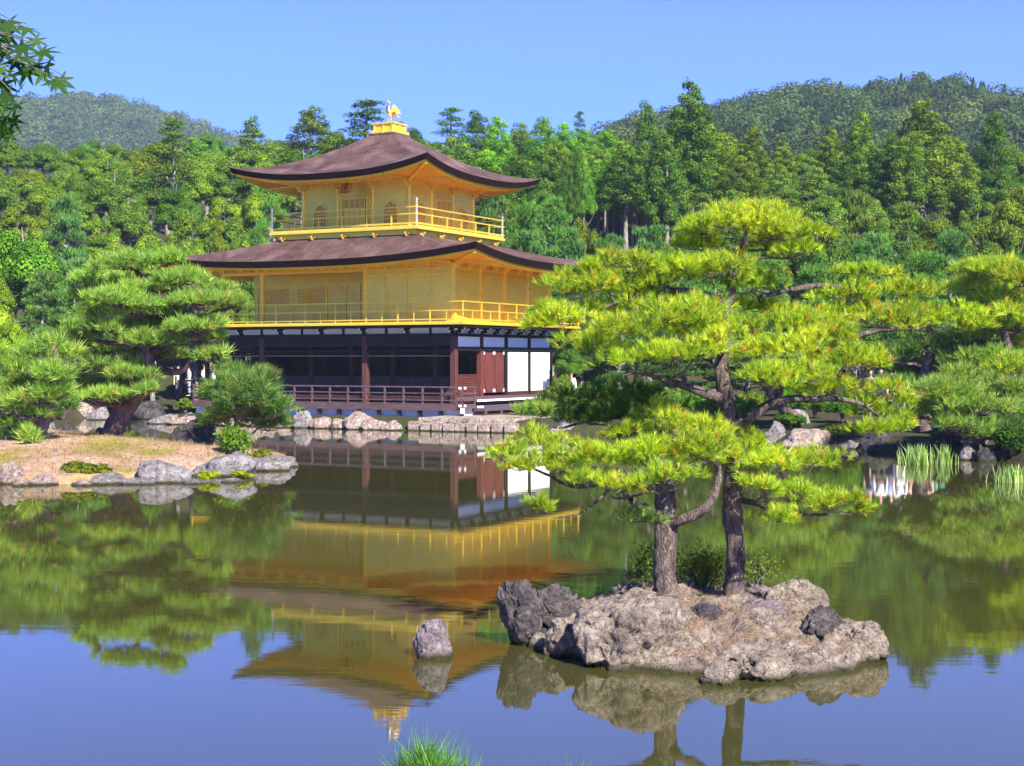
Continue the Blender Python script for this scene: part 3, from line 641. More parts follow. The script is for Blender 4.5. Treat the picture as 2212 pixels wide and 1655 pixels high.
# railings
def railing(pts, z0, zs, post_z, spacing, mat, corner=None, side=.05, name='railing', short=None, open_=False):
    rl = empty(name, (0, 0, 0), 0, parent=PV); n = len(pts); bars = MB(); posts = []
    for k in range(n-1):
        a, b = np.array(pts[k]), np.array(pts[k+1]); L_ = np.linalg.norm(b-a); dd = (b-a)/L_
        for z, th in zs: bars.beam((*(a-dd*.10), z), (*(b+dd*.10), z), side*.9, th)
        m = max(1, round(L_/spacing))
        for i in range(m+(k == n-2)):
            p = a+(b-a)*i/m
            if i == 0 and corner: continue
            posts.append(p)
        if short:
            for i in range(m): p = a+(b-a)*(i+.5)/m; bars.beam((*p, z0), (*p, short), side*.7, side*.7)
    bars.build('rail', M[mat], rl)
    for p in posts: MB().box((p[0]-side/2, p[1]-side/2, z0), (p[0]+side/2, p[1]+side/2, post_z)).build('post', M[mat], rl)
    if corner:
        for p in pts[:n-(not open_)]: MB().cyl((*p, z0-.1), (*p, corner-.12), .055, .055, 10).lathe((*p, corner-.12), [(.03, 0), (.065, .02), (.055, .07), (.01, .14)]).build('post', M['gold_bright'], rl)
    return rl
c = D3-.09
railing([(MX-c, MY-c), (MX+c, MY-c), (MX+c, MY+c), (MX-c, MY+c), (MX-c, MY-c)], Z3-.02, [(8.90, .045), (8.62, .045), (8.24, .07)], 8.66, 1.23, 'gold_trim', corner=9.26)

# ---- second storey
Z2 = 4.24; o2 = 1.05
fl = MB().box((XW-o2, -o2, 4.12), (o2, YN+o2, 4.20)).box((XW-o2+.05, -o2+.05, 4.20), (o2-.05, YN+o2-.05, Z2)); part('veranda_floor', fl, 'gold_trim')
part('veranda_underside', MB().box((XW-o2+.06, -o2+.06, 4.02), (o2-.06, YN+o2-.06, 4.117)), 'wood_black')
w2 = MB().box((-2*K, 0, Z2), (0, YN, 6.78)).box((XW, K, Z2), (-2*K, YN, 6.78)); part('wall', w2, 'gold_wall')
part('porch_ceiling', MB().box((XW-.1, -.1, 6.47), (-2*K, K, 6.52)), 'gold_soffit')
for x in (0, -2*K, -4.5*K, -5.5*K): part('column', MB().box((x-.085, -.085, Z2), (x+.085, .085, 6.62)), 'gold_trim', bev=.01)
for y in (1, 2, 3, 4): part('column', MB().box((-.085, y*K-.085, Z2), (.085, y*K+.085, 6.62)), 'gold_trim', bev=.01)
part('column', MB().box((XW-.085, 4*K-.085, Z2), (XW+.085, 4*K+.085, 6.62)), 'gold_trim')
bt = MB(); PS = onface(0, -1, (0, 0)); PE = onface(1, 0, (0, 0))
for z in (6.16, 6.40): fbox(bt, PE, 0, YN, 0, .05, z, z+.07)
for z in (6.16, 6.40): bt.box((-2*K, -.05, z), (0, 0, z+.07))
bt.box((XW, -.06, 6.36), (-2*K, .06, 6.50)); bt.box((XW, K-.05, 5.98), (-2*K, K, 6.05)); bt.box((XW, K-.04, Z2), (-2*K, K, Z2+.1)); bt.box((-2*K, -.05, Z2), (0, 0, Z2+.12)); fbox(bt, PE, 0, YN, 0, .05, Z2, Z2+.12)
part('wall_band', bt, 'gold_trim')
for k in (.5, 1, 1.5): part('mullion', MB().box((-k*K-.03, -.045, Z2+.12), (-k*K+.03, 0, 6.16)), 'gold_trim')
for k in range(4):     # panels set a little forward of the wall, each with its own seam lines
    part('shutter_panel', MB().box((-k*.5*K-.5*K+.07, -.02, Z2+.16), (-k*.5*K-.07, 0, 6.12)), 'gold_wall')
    part('shutter_panel', MB().box((0, k*K+.12, Z2+.16), (.02, k*K+K-.12, 6.12)), 'gold_wall')
def grid_lattice(mb, x0, x1, y, z0, z1, nx, nz, wd=.018, dep=.03):
    for i in range(nx+1): x = x0+(x1-x0)*i/nx; mb.box((x-wd/2, y-dep, z0), (x+wd/2, y, z1))
    for j in range(nz+1): z = z0+(z1-z0)*j/nz; mb.box((x0, y-dep*.8, z-wd/2), (x1, y, z+wd/2))
for x0, x1 in ((-4.36*K, -3.7*K), (-5.35*K, -4.62*K), (-2.32*K, -2.03*K)):
    w_ = part('window', MB().box((x0, K-.02, Z2+.95), (x1, K-.004, 5.86)), 'gold_lattice')
    g = MB(); grid_lattice(g, x0, x1, K-.02, Z2+.95, 5.86, max(3, int((x1-x0)/.1)), 9, .03); g.build('lattice', M['gold_trim'], w_)
for x in (-5.4, -3.62, -3.15, -2.8, -2.4): part('mullion', MB().box((x*K-.035, K-.05, Z2+.1), (x*K+.035, K, 5.98)), 'gold_trim')
for x0, x1 in ((-3.58, -3.18), (-3.12, -2.83)): part('door_leaf', MB().box((x0*K, K-.03, Z2+.1), (x1*K, K, 5.75)), 'gold_wall')
for i in range(12): bracket(-i*K*.5, -.05, 6.50, 0, -1, 'gold_trim', .62)
for i in range(9): bracket(.05, i*K*.5, 6.50, 1, 0, 'gold_trim', .62)
e = o2-.07
railing([(XW-e, YN+e), (XW-e, -e), (e, -e), (e, YN+e)], Z2, [(5.03, .04), (4.68, .035), (4.33, .05)], 5.0, 1.5, 'gold_trim', side=.045, short=4.68)

# ---- first storey
Z1 = 1.22
part('foundation', MB().box((XW-.9, -.85, .2), (.8, YN+1, .86), .04), 'plaster')
part('floor', MB().box((XW, 0, Z1-.14), (0, YN, Z1)), 'wood_dark')
dk = MB().box((XW-.9, -1.04, .86), (.98, -.02, .94)); dk.box((XW-.9, -1.09, .69), (.98, -1.04, .945)); dk.box((.98, -1.06, .78), (1.02, -.0, .945))
part('deck', dk, 'wood_deck')
pn = MB(); 
for k in range(40):
    x = XW-.88+k*.325; pn.box((x, -1.036, .94), (x+.31, -.03, .952))
part('deck_boards', pn, 'wood_deck')
for k in range(14):
    x = .93-k*.98
    part('deck_post', MB().box((x-.06, -1.02, .42), (x+.06, -.9, .86)), 'wood_dark')
railing([(XW-.85, -1.0), (.93, -1.0), (.93, .02)], .95, [(1.63, .06), (1.38, .045), (1.10, .045)], 1.64, .9, 'wood_deck', side=.07, name='deck_railing')
cb_ = MB()
for z in (1.60, .90): cb_.cb((1.08, -1.0, z), (.05, .09, .09)); cb_.cb((.93, -1.14, z), (.09, .05, .09))
cb_.cb((1.0, -1.07, .70), (.12, .12, .22)); cb_.cb((1.02, .35, .80), (.26, .06, .13)); part('painted_end', cb_, 'plaster')
# east ledge and steps
lg = MB().box((0, .1, 1.04), (1.0, YN+.3, 1.10)); part('ledge', lg, 'wood_deck'); part('ledge_trim', MB().box((1.0, .1, 1.035), (1.035, YN+.3, 1.115)), 'plaster')
for q, (xx, z0, z1) in enumerate(((.75, .80, 1.03), (1.35, .66, .78), (1.3, .45, .55))):
    part('step', MB().box((.02 if q else .0, .1, z0), (xx, YN+.3, z1)), 'wood_dark' if q != 1 else 'wood_deck')
for k in range(7): part('deck_post', MB().box((1.2, .2+k*1.3, .42), (1.34, .34+k*1.3, .70)), 'wood_deck')
for x in (0, -2*K, -4.5*K, -5.5*K): part('column', MB().box((x-.12, -.12, .86), (x+.12, .12, 3.8)), 'wood_column', bev=.012)
for y in (1, 2, 3, 4): part('column', MB().box((-.11, y*K-.11, 1.06), (.11, y*K+.11, 3.8)), 'wood_black' if y > 1 else 'wood_red', bev=.012)
for x in (-.0, -1, -2, -3, -4, -5.5):
    if x: part('column', MB().box((x*K-.1, K-.1, Z1), (x*K+.1, K+.1, 3.5)), 'wood_dark')
# beams
bm_ = MB().box((XW-.1, -.10, 3.26), (0, .10, 3.66)).box((XW-.3, -.13, 3.665), (.13, .13, 3.78)); bm_.box((-.13, .13, 3.665), (.13, YN+.2, 3.78)).box((-.11, .0, 3.09), (.125, YN+.1, 3.24))
bm_.box((XW, -.10, 3.06), (0, .10, 3.12)); bm_.box((XW, K-.08, 2.92), (0, K+.08, 3.08)); part('beam', bm_, 'wood_black')
part('hanging_rod', MB().box((XW, -.02, 2.86), (-.2, .02, 2.885)), 'fence_wood')
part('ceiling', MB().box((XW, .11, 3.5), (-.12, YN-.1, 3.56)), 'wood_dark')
for k in range(4): part('plaster_panel', MB().box((.02, k*K+.13, 3.243), (.06, k*K+K-.13, 3.66)), 'plaster')
for k in (2, 3):
    part('white_screen', MB().box((.03, k*K+.13, 1.36), (.075, k*K+K-.13, 3.05)), 'plaster')
    part('screen_sill', MB().box((.0, k*K+.11, 1.10), (.10, k*K+K-.11, 1.355)), 'wood_dark'); part('screen_head', MB().box((.0, k*K+.11, 3.05), (.095, k*K+K-.11, 3.09)), 'wood_dark')
# red double doors of the second east bay
for k in range(2):
    y0 = K+.18+k*.90; d = part('door_leaf', MB().box((.0, y0, 1.34), (.06, y0+.87, 3.08)), 'wood_red')
    g = MB(); n = 14
    pts_ = [(y0+.435+.36*math.cos(a), 2.21+.0+.80*math.copysign(min(1, abs(math.sin(a))*1.15), math.sin(a))) for a in [2*math.pi*i/28 for i in range(28)]]
    g.add([(.085, *p) for p in pts_], [tuple(range(28))]); g.add([(.085, *p) for p in pts_]+[(.06, *p) for p in pts_], [(i, 28+i, 28+(i+1) % 28, (i+1) % 28) for i in range(28)])
    g.build('door_panel', M['wood_red'], d)
    for yy in (y0+.0, y0+.80):
        for zz in (1.35, 2.93): MB().box((.06, yy, zz), (.088, yy+.07, zz+.14)).build('hinge', M['plaster_dim'], d)
part('sill', MB().box((-.1, 0, 1.10), (.13, YN+.1, 1.20)), 'wood_deck')
# low lattice panels
for (a, b) in ((0, 1), (1, 2), (2, 3), (3, 4), (4, 5.5)):
    x0, x1 = -b*K+.1, -a*K-.1
    s_ = part('lattice_panel', MB().box((x0, K-.0, Z1+.02), (x1, K+.03, 1.98)), 'wood_dark'); g = MB(); grid_lattice(g, x0, x1, K, Z1+.02, 1.98, int((x1-x0)/.12), 7, .035, .03); g.build('lattice', M['wood_deck'], s_)
s_ = part('lattice_panel', MB().box((-.04, .12, 1.26), (-.01, K-.12, 2.1)), 'wood_dark'); g = MB()
for i in range(17): y = .12+i*(K-.24)/16; g.box((-.01, y-.018, 1.26), (.02, y+.018, 2.1))
for j in range(9): z = 1.26+j*.105; g.box((-.01, .12, z-.015), (.025, K-.12, z+.015))
g.build('lattice', M['wood_red'], s_)
# inner room: sliding panels and posts, the room's shade put into the panel colour
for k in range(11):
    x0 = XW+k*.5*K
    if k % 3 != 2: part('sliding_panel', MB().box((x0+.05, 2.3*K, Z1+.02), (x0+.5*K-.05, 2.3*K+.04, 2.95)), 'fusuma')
part('inner_wall', MB().box((XW, 2.3*K+.06, Z1), (-.1, 2.3*K+.14, 3.5)).box((XW-.02, K+.1, Z1), (XW+.08, YN, 3.5)), 'wood_black')  # west stretch added as a black sheet standing in for darkness in the gap
# white strips and bracket row under the veranda
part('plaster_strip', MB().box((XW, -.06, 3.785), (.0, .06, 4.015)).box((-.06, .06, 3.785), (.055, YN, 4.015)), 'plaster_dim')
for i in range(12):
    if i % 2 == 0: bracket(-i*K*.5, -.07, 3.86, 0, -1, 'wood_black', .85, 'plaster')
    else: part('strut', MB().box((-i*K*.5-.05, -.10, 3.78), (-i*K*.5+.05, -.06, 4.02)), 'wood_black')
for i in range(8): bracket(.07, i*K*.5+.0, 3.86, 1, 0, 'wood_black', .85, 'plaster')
# fishing deck on the west side
fd = MB().box((-15.6, 1.4, .92), (XW-.3, 4.2, 1.04)); part('fishing_deck', fd, 'wood_dark')
for x in (-15.4, -13.9, -12.2):
    for y in (1.5, 4.1): part('column', MB().box((x-.08, y-.08, -.8), (x+.08, y+.08, 3.0)), 'wood_dark')
V, Q, _ = hip_roof(-16.3, -11.9, .6, 5.0, -15.2, -11.95, 2.6, 3.0, 3.0, 3.9, .25, 1.3, .15, n=14, m=8); mesh_np('porch_roof', V, Q, M['shingle'], PV, smooth=True)
part('porch_ceiling', MB().box((-16.1, .8, 2.86), (-12, 4.8, 2.97)), 'wood_black')
part('beam', MB().box((-15.5, 1.42, 2.6), (-12, 1.56, 2.82)), 'wood_black')
railing([(-12.2, 1.45), (-15.5, 1.45), (-15.5, 4.1)], 1.04, [(1.75, .06), (1.45, .045), (1.15, .045)], 1.76, .8, 'wood_deck', side=.06, name='deck_railing')

# ---- stone terrace (its own thing, under the east side)
tr_ = MB(); rng = random.Random(3)
for i in range(9):
    for j in range(3):
        x0 = .1+j*1.35; y0 = -2.95+i*1.3; tr_.box((x0+.01, y0+.01, .30), (x0+1.33, y0+1.28, .50+rng.uniform(-.008, .008)), .01)
to = tr_.build('stone_terrace', M['stone_slab'], None, bev=.015); to.location = (BO[0], BO[1], 0); to.rotation_euler = (0, 0, YAW)
tag(to, 'pale flat stone paving on the bank at the pavilion corner', 'terrace')
kb = MB()
for i in range(9):
    x0 = -.1+i*.52+rng.uniform(-.05, .05); kb.box((x0, -3.42+rng.uniform(-.05, .05), -.4), (x0+.47, -2.98, .34+rng.uniform(-.05, .03)), .02)
ko = kb.build('stone_wall', M['rock_pink'], None, bev=.03); ko.location = (BO[0], BO[1], 0); ko.rotation_euler = (0, 0, YAW)
tag(ko, 'low retaining wall of pinkish blocks at the waterline beside the pavilion', 'wall')
# ================================================================ forest trees: prototypes about 10 m tall, copied
def proto_parts(name, trunkVQ, crownVQ, bark, leaf):
    r = empty(name)
    if trunkVQ: mesh_np('trunk', *trunkVQ, M[bark], r, smooth=True)
    n_ = len(crownVQ[0]); c_ = crownVQ[2] if len(crownVQ) > 2 else None
    mesh_np('crown', crownVQ[0], crownVQ[1], M[leaf], r, tv=c_); return r
def branchy(rng, H, r0, nb, lo, spread, curve=.3, trunk_top=.9, lean=.03):
    tp = [(0, 0, -.6)]+[(rng.normal(0, lean)*H*k, rng.normal(0, lean)*H*k, H*k*trunk_top) for k in (.3, .6, 1)]
    out = [tube(tp, [r0*1.25, r0*.8, r0*.55, r0*.12], 7, 3, .08, rng)]; tips = []
    for i in range(nb):
        k = lo+(1-lo)*(i+.5)/nb*.95; a = i*2.4+rng.uniform(-.5, .5); z = H*k*trunk_top
        base = np.array([np.interp(z, [p[2] for p in tp], [p[0] for p in tp]), np.interp(z, [p[2] for p in tp], [p[1] for p in tp]), z])
        L_ = spread(k)*rng.uniform(.7, 1.0); d = np.array([math.cos(a), math.sin(a), 0])
        q = base+d*L_+np.array([0, 0, curve*L_]); out.append(tube([base, base+d*L_*.5+np.array([0, 0, curve*L_*.35]), q], [r0*.3*(1.1-k), r0*.18*(1.1-k)+.01, .012], 4, 2)); tips.append(q)
    return joinQ(out), tips
def broadleaf(seed, wide=1.0, n=19000, ls=.20):
    rng = np.random.default_rng(seed); H = 10
    tv, tips = branchy(rng, H, .28, 12, .35, lambda k: 3.4*wide*(1.15-k*.7), .5)
    Vs = []; Qs = []; k0 = 0; cl = []
    for i in range(46):
        D = unit(rng.normal(0, 1, 3)); D[2] = abs(D[2])*1.1-.35; rr = rng.uniform(.55, 1.0)
        c = np.array([D[0]*3.1*wide*rr, D[1]*3.1*wide*rr, 6.1+D[2]*3.2*rr]); r = rng.uniform(.6, 1.25)
        cl.append((c, (r, r, r*.72)))
    tot = sum(r[0]**2 for _, r in cl)
    for c, r in cl:
        P, Nn = shell(c, r, int(n*r[0]**2/tot), rng, -.5, .7); V, Q = leaves(P, Nn+np.array([0, 0, .2]), ls, rng, .65, .28); Vs.append(V); Qs.append(Q+k0); k0 += len(V)
    return proto_parts('broadleaf_tree', tv, (np.concatenate(Vs), np.concatenate(Qs), np.concatenate([np.full(len(q_), rng.random()) for q_ in Vs])), 'bark_far', 'leaf_tree')
def conifer(seed, base=.35, rad=2.4, n=9500, ls=.30, name='cedar_tree', droop=.25, cl_r=.62, p=.85, tiers=15, tall=True):
    """cedar / cypress: tiers of clumped sprays round a straight trunk"""
    rng = np.random.default_rng(seed); H = 10
    env = lambda k: rad*(1-((k-base)/(1.0-base)))**p*np.clip((k-base)/.08+.45, 0, 1)+.12
    tv, _ = branchy(rng, H, .22, 16, base*.85, lambda k: env(max(k, base+.02))*.95, -.05, .985, .004)
    Vs = []; Qs = []; k0 = 0; cl = []
    for t in range(tiers):
        k = base+(1-base)*(t+.5)/tiers; R = env(k); m = max(3, int(2+R*3.0))
        for j in range(m):
            a = j*2*math.pi/m+rng.uniform(-.4, .4)+t*1.3; q = R*rng.uniform(.62, 1.12)
            r = cl_r*rng.uniform(.7, 1.3)*(.55+.45*R/rad); cl.append((np.array([math.cos(a)*q, math.sin(a)*q, H*k-droop*q+rng.normal(0, .15)]), (r*1.0, r*1.0, r*.75)))
        if rng.random() < .8: cl.append((np.array([rng.normal(0, .2), rng.normal(0, .2), H*k]), (R*.55+.1, R*.55+.1, .5)))
    tot = sum(r[0]**2 for _, r in cl)
    for c, r in cl:
        P, Nn = shell(c, r, int(n*r[0]**2/tot)+4, rng, -.75, .6); V, Q = leaves(P, Nn+np.array([0, 0, .1]), ls, rng, .5, .3); Vs.append(V); Qs.append(Q+k0); k0 += len(V)
    return proto_parts(name, tv, (np.concatenate(Vs), np.concatenate(Qs), np.concatenate([np.full(len(q_), rng.random()) for q_ in Vs])), 'bark_far', 'leaf_tree')
def airy_pine(seed, n=2600, name='thin_pine_tree'):
    rng = np.random.default_rng(seed); tv, tips = branchy(rng, 10, .2, 26, .25, lambda k: 2.9*(1.12-k), .2, 1.0, .012)
    Vs = []; Qs = []; k0 = 0
    for q in tips+[np.array([0, 0, 9.8])]:
        for o in (0, 1, 2):
            c = q*np.array([1-.22*o, 1-.22*o, 1])+rng.normal(0, .12, 3)
            P, Nn = shell(c, (.62, .62, .24), int(n/26/3*2.2), rng, -.4, .5); V, Q = leaves(P, Nn+np.array([0, 0, .3]), .19, rng, .4, .6); Vs.append(V); Qs.append(Q+k0); k0 += len(V)
    return proto_parts(name, tv, (np.concatenate(Vs), np.concatenate(Qs), np.concatenate([np.full(len(q_), rng.random()) for q_ in Vs])), 'bark_far', 'leaf_tree')
def layered_pine(seed, n=12000):
    """Japanese red pine seen from afar: bent trunk, flat needle pads"""
    rng = np.random.default_rng(seed)
    tp = [(0, 0, -.5), (.3, .1, 2), (-.3, .2, 4.4), (.2, -.1, 6.6), (.1, 0, 8.8)]; tb = [tube(tp, [.34, .26, .2, .13, .05], 8, 4, .1, rng)]; Vs = []; Fs = []; k0 = 0; pads = []
    for i in range(22):
        k = .22+.76*i/22; a = i*2.4+rng.uniform(-.4, .4); R = 3.5*(1.06-k)**.7*rng.uniform(.6, 1.05); z = k*9.3
        base = np.array([np.interp(z, [p[2] for p in tp], [p[0] for p in tp]), 0, z-.4]); c = base+np.array([math.cos(a)*R, math.sin(a)*R, rng.uniform(.1, .6)])
        tb.append(tube([base, (base+c)/2+rng.normal(0, .1, 3), c], [.1, .06, .02], 4, 2)); pads.append((c, rng.uniform(.9, 1.5)*(1.25-k*.5)))
    pads.append((np.array([.1, 0, 9.3]), 1.1)); tot = sum(r*r for _, r in pads)
    for c, r in pads:
        for q in range(4):
            cc = c+np.array([rng.normal(0, .45*r), rng.normal(0, .45*r), rng.normal(0, .1)])*(q > 0)
            P, Nn = shell(cc, (r*.80, r*.80, r*.30), int(n*r*r/tot/4*.36), rng, -.25, .55)
            V, Q = tufts(P, Nn+np.array([0, 0, .6]), .30, .06, 9, rng); Vs.append(V); Fs.append(Q+k0); k0 += len(V)
    r = empty('red_pine_tree'); mesh_np('trunk', *joinQ(tb), M['bark_far'], r, smooth=True); mesh_np('crown', np.concatenate(Vs), np.concatenate(Fs), M['needle_blue'], r, tv=27); return r
def bushy(seed, n=9000, name='leafy_shrub'):
    rng = np.random.default_rng(seed); Vs = []; Qs = []; k0 = 0
    tb = [tube([(0, 0, -.3), (math.cos(a)*.25, math.sin(a)*.25, .9), (math.cos(a)*1.1, math.sin(a)*1.1, 2.2)], [.09, .06, .02], 5, 2) for a in np.arange(5)*1.26]
    for i in range(26):
        D = unit(rng.normal(0, 1, 3)); D[2] = abs(D[2]); rr = rng.uniform(.5, 1); c = np.array([D[0]*1.7*rr, D[1]*1.7*rr, .8+D[2]*1.6*rr]); r = rng.uniform(.45, .85)
        P, Nn = shell(c, (r, r, r*.8), n//26, rng, -.5, .6); V, Q = leaves(P, Nn+np.array([0, 0, .25]), .15, rng, .6, .5); Vs.append(V); Qs.append(Q+k0); k0 += len(V)
    return proto_parts(name, joinQ(tb), (np.concatenate(Vs), np.concatenate(Qs), np.concatenate([np.full(len(q_), rng.random()) for q_ in Vs])), 'bark_far', 'leaf_tree')
PROTO = {
 'broad': [broadleaf(11), broadleaf(12, 1.12), broadleaf(13, .9)],
 'cedar': [conifer(21, .30, 2.7, 24000, .18, 'cedar_tree', .35, .60, .8, 13), conifer(22, .34, 2.4, 22000, .18, 'cedar_tree', .3, .66, .7)],
 'cypress': [conifer(31, .52, 2.5, 19000, .18, 'cypress_tree', .15, .72, .55, 9), conifer(32, .48, 2.2, 17000, .18, 'cypress_tree', .12, .75, .6, 10)],
 'cone': [conifer(41, .12, 2.9, 20000, .19, 'fir_tree', .3, .7, 1.0, 17)],
 'airy': [airy_pine(51), airy_pine(52)],
 'pine': [layered_pine(61), layered_pine(62)],
 'shrub': [bushy(71), bushy(72)],
}
PH = {'broad': 9.9, 'cedar': 10.2, 'cypress': 10.3, 'cone': 10.2, 'airy': 10.1, 'pine': 9.7, 'shrub': 3.0}
TINT = {'n': (.45, .5, .55, 1), 'b': (1.0, 1.0, 1.0, 1), 'y': (1.3, 1.22, .9, 1), 'd': (.62, .75, .8, 1), 'o': (1.25, .98, .75, 1), 'g': (.95, 1.25, .85, 1), 'G': (1.15, 1.6, .8, 1), 'u': (.85, 1.12, 1.25, 1), 's': (.9, .88, 1.1, 1), 'k': (1.15, 1.0, .72, 1), 'l': (1.9, 1.7, 1.1, 1), 'p': (.8, .9, 1.0, 1)}  # tint n paints the dense canopy's shade into the crowns
CN = {'n': 'shade-tinted dark', 'b': 'green', 'y': 'yellow-green', 'd': 'dark green', 'o': 'olive brown', 'g': 'fresh green', 'G': 'bright green', 'u': 'blue-green', 's': 'grey-green', 'k': 'olive green', 'l': 'pale yellow', 'p': 'deep green'}
KN = {'broad': ('round-topped broadleaf tree', 'tree'), 'cedar': ('tall clumpy cedar', 'cedar'), 'cypress': ('cypress with bare trunk', 'cypress'), 'cone': ('pointed conifer', 'conifer'), 'airy': ('sparse thin pine', 'pine tree'),
      'pine': ('pine with flat layered pads', 'pine tree'), 'shrub': ('bushy shrub', 'shrub')}
trees = []
used = {}
def plant(kind, u, vt, d, wpx=None, tint='b', row='', vb=None):
    """a tree whose top is at height seen on row vt when standing d metres off; wpx its crown width"""
    x = (u-1106)*d/F; zt = CAMZ-(vt-775.5)*d/F; zg = ghs(x, d) if vb is None else CAMZ-(vb-775.5)*d/F
    h = max(zt-zg, 1.2); P_ = PROTO[kind]; rr = random.Random(int(u*7+vt*3+d)); i = rr.randrange(len(P_)); src = P_[i]
    if (kind, i) in used: r = copy_tree(src)
    else: r = src; used[(kind, i)] = 1
    sz = h/PH[kind]; base_w = {'broad': 7.4, 'cedar': 5.6, 'cypress': 5.2, 'cone': 6, 'airy': 5.2, 'pine': 7.2, 'shrub': 4.6}[kind]
    sw = sz if wpx is None else wpx*d/F/base_w
    r.location = (x, d, zg); r.scale = (sw, sw, sz); r.rotation_euler = (0, 0, rr.uniform(0, 6.28))
    for c in r.children:
        if c.name.startswith('crown'): 
            k = rr.uniform(.86, 1.14); t_ = TINT[tint]; c.color = (t_[0]*k, t_[1]*k, t_[2]*k*rr.uniform(.9, 1.1), 1)
        else: c.color = (1, 1, 1, 1)
    trees.append((r, kind, tint, row, u)); return r
SK = [(-100, 300), (0, 300), (200, 296), (300, 290), (380, 258), (450, 275), (545, 255), (600, 280), (670, 240), (730, 265), (790, 225), (860, 250), (930, 275), (975, 240), (1030, 252), (1130, 262), (1250, 255), (1300, 285), (1370, 240), (1430, 225), (1495, 190), (1560, 250), (1640, 280), (1700, 290), (1790, 285), (1860, 245), (1990, 225), (2060, 285), (2140, 265), (2320, 300)]
sk = lambda u: float(np.interp(u, [p[0] for p in SK], [p[1] for p in SK]))
# skyline: the trees one can name in the photo
for a in (('broad', 20, 290, 140, 130, 'b'), ('broad', 95, 300, 144, 120, 'd'), ('broad', 160, 308, 138, 110, 'b'), ('broad', 200, 292, 146, 90, 'u'), ('broad', 245, 300, 142, 100, 'y'), ('broad', 292, 305, 140, 90, 'o'), ('airy', 375, 250, 118, 170, 's'), ('broad', 350, 292, 146, 110, 'b'),
          ('broad', 440, 270, 146, 100, 'u'), ('broad', 470, 282, 150, 120, 'u'), ('cone', 545, 250, 138, 190, 'b'), ('broad', 600, 288, 146, 110, 'b'), ('cedar', 672, 232, 140, 190, 'k'), ('broad', 735, 270, 146, 110, 'b'), ('airy', 792, 212, 138, 210, 'd'), ('broad', 870, 245, 142, 110, 'd'), ('broad', 830, 285, 148, 120, 'd'),
          ('broad', 925, 288, 148, 100, 'b'), ('airy', 975, 232, 140, 140, 'd'), ('cedar', 1030, 240, 144, 130, 'd'), ('cypress', 1075, 252, 132, 100, 'G'), ('cypress', 1125, 262, 136, 90, 'b'), ('cypress', 1175, 254, 131, 105, 'g'), ('cypress', 1218, 262, 128, 90, 'G'), ('airy', 1252, 240, 144, 60, 'd'), ('cypress', 1262, 280, 130, 100, 'g'), ('cypress', 1310, 282, 132, 110, 'g'),
          ('cypress', 1345, 300, 126, 100, 'b'), ('cedar', 1398, 218, 116, 125, 'd'), ('cedar', 1492, 166, 118, 190, 'p'), ('cedar', 1440, 285, 114, 130, 'p'), ('cypress', 1560, 285, 132, 120, 'k'), ('cedar', 1622, 268, 126, 120, 'k'), ('cedar', 1690, 300, 130, 110, 'k'), ('broad', 1745, 310, 134, 90, 'b'), ('cedar', 1793, 272, 128, 110, 'k'), ('cedar', 1858, 234, 122, 135, 'b'), ('cedar', 1921, 282, 124, 110, 'd'),
          ('cedar', 1992, 209, 118, 220, 'k'), ('cedar', 2070, 300, 122, 120, 'k'), ('cedar', 2143, 244, 124, 130, 'd'), ('broad', 2185, 292, 128, 110, 'b'), ('broad', 2240, 320, 128, 130, 'b'), ('broad', -50, 296, 140, 130, 'b')):
    plant(*a[:5], a[5], row='skyline')
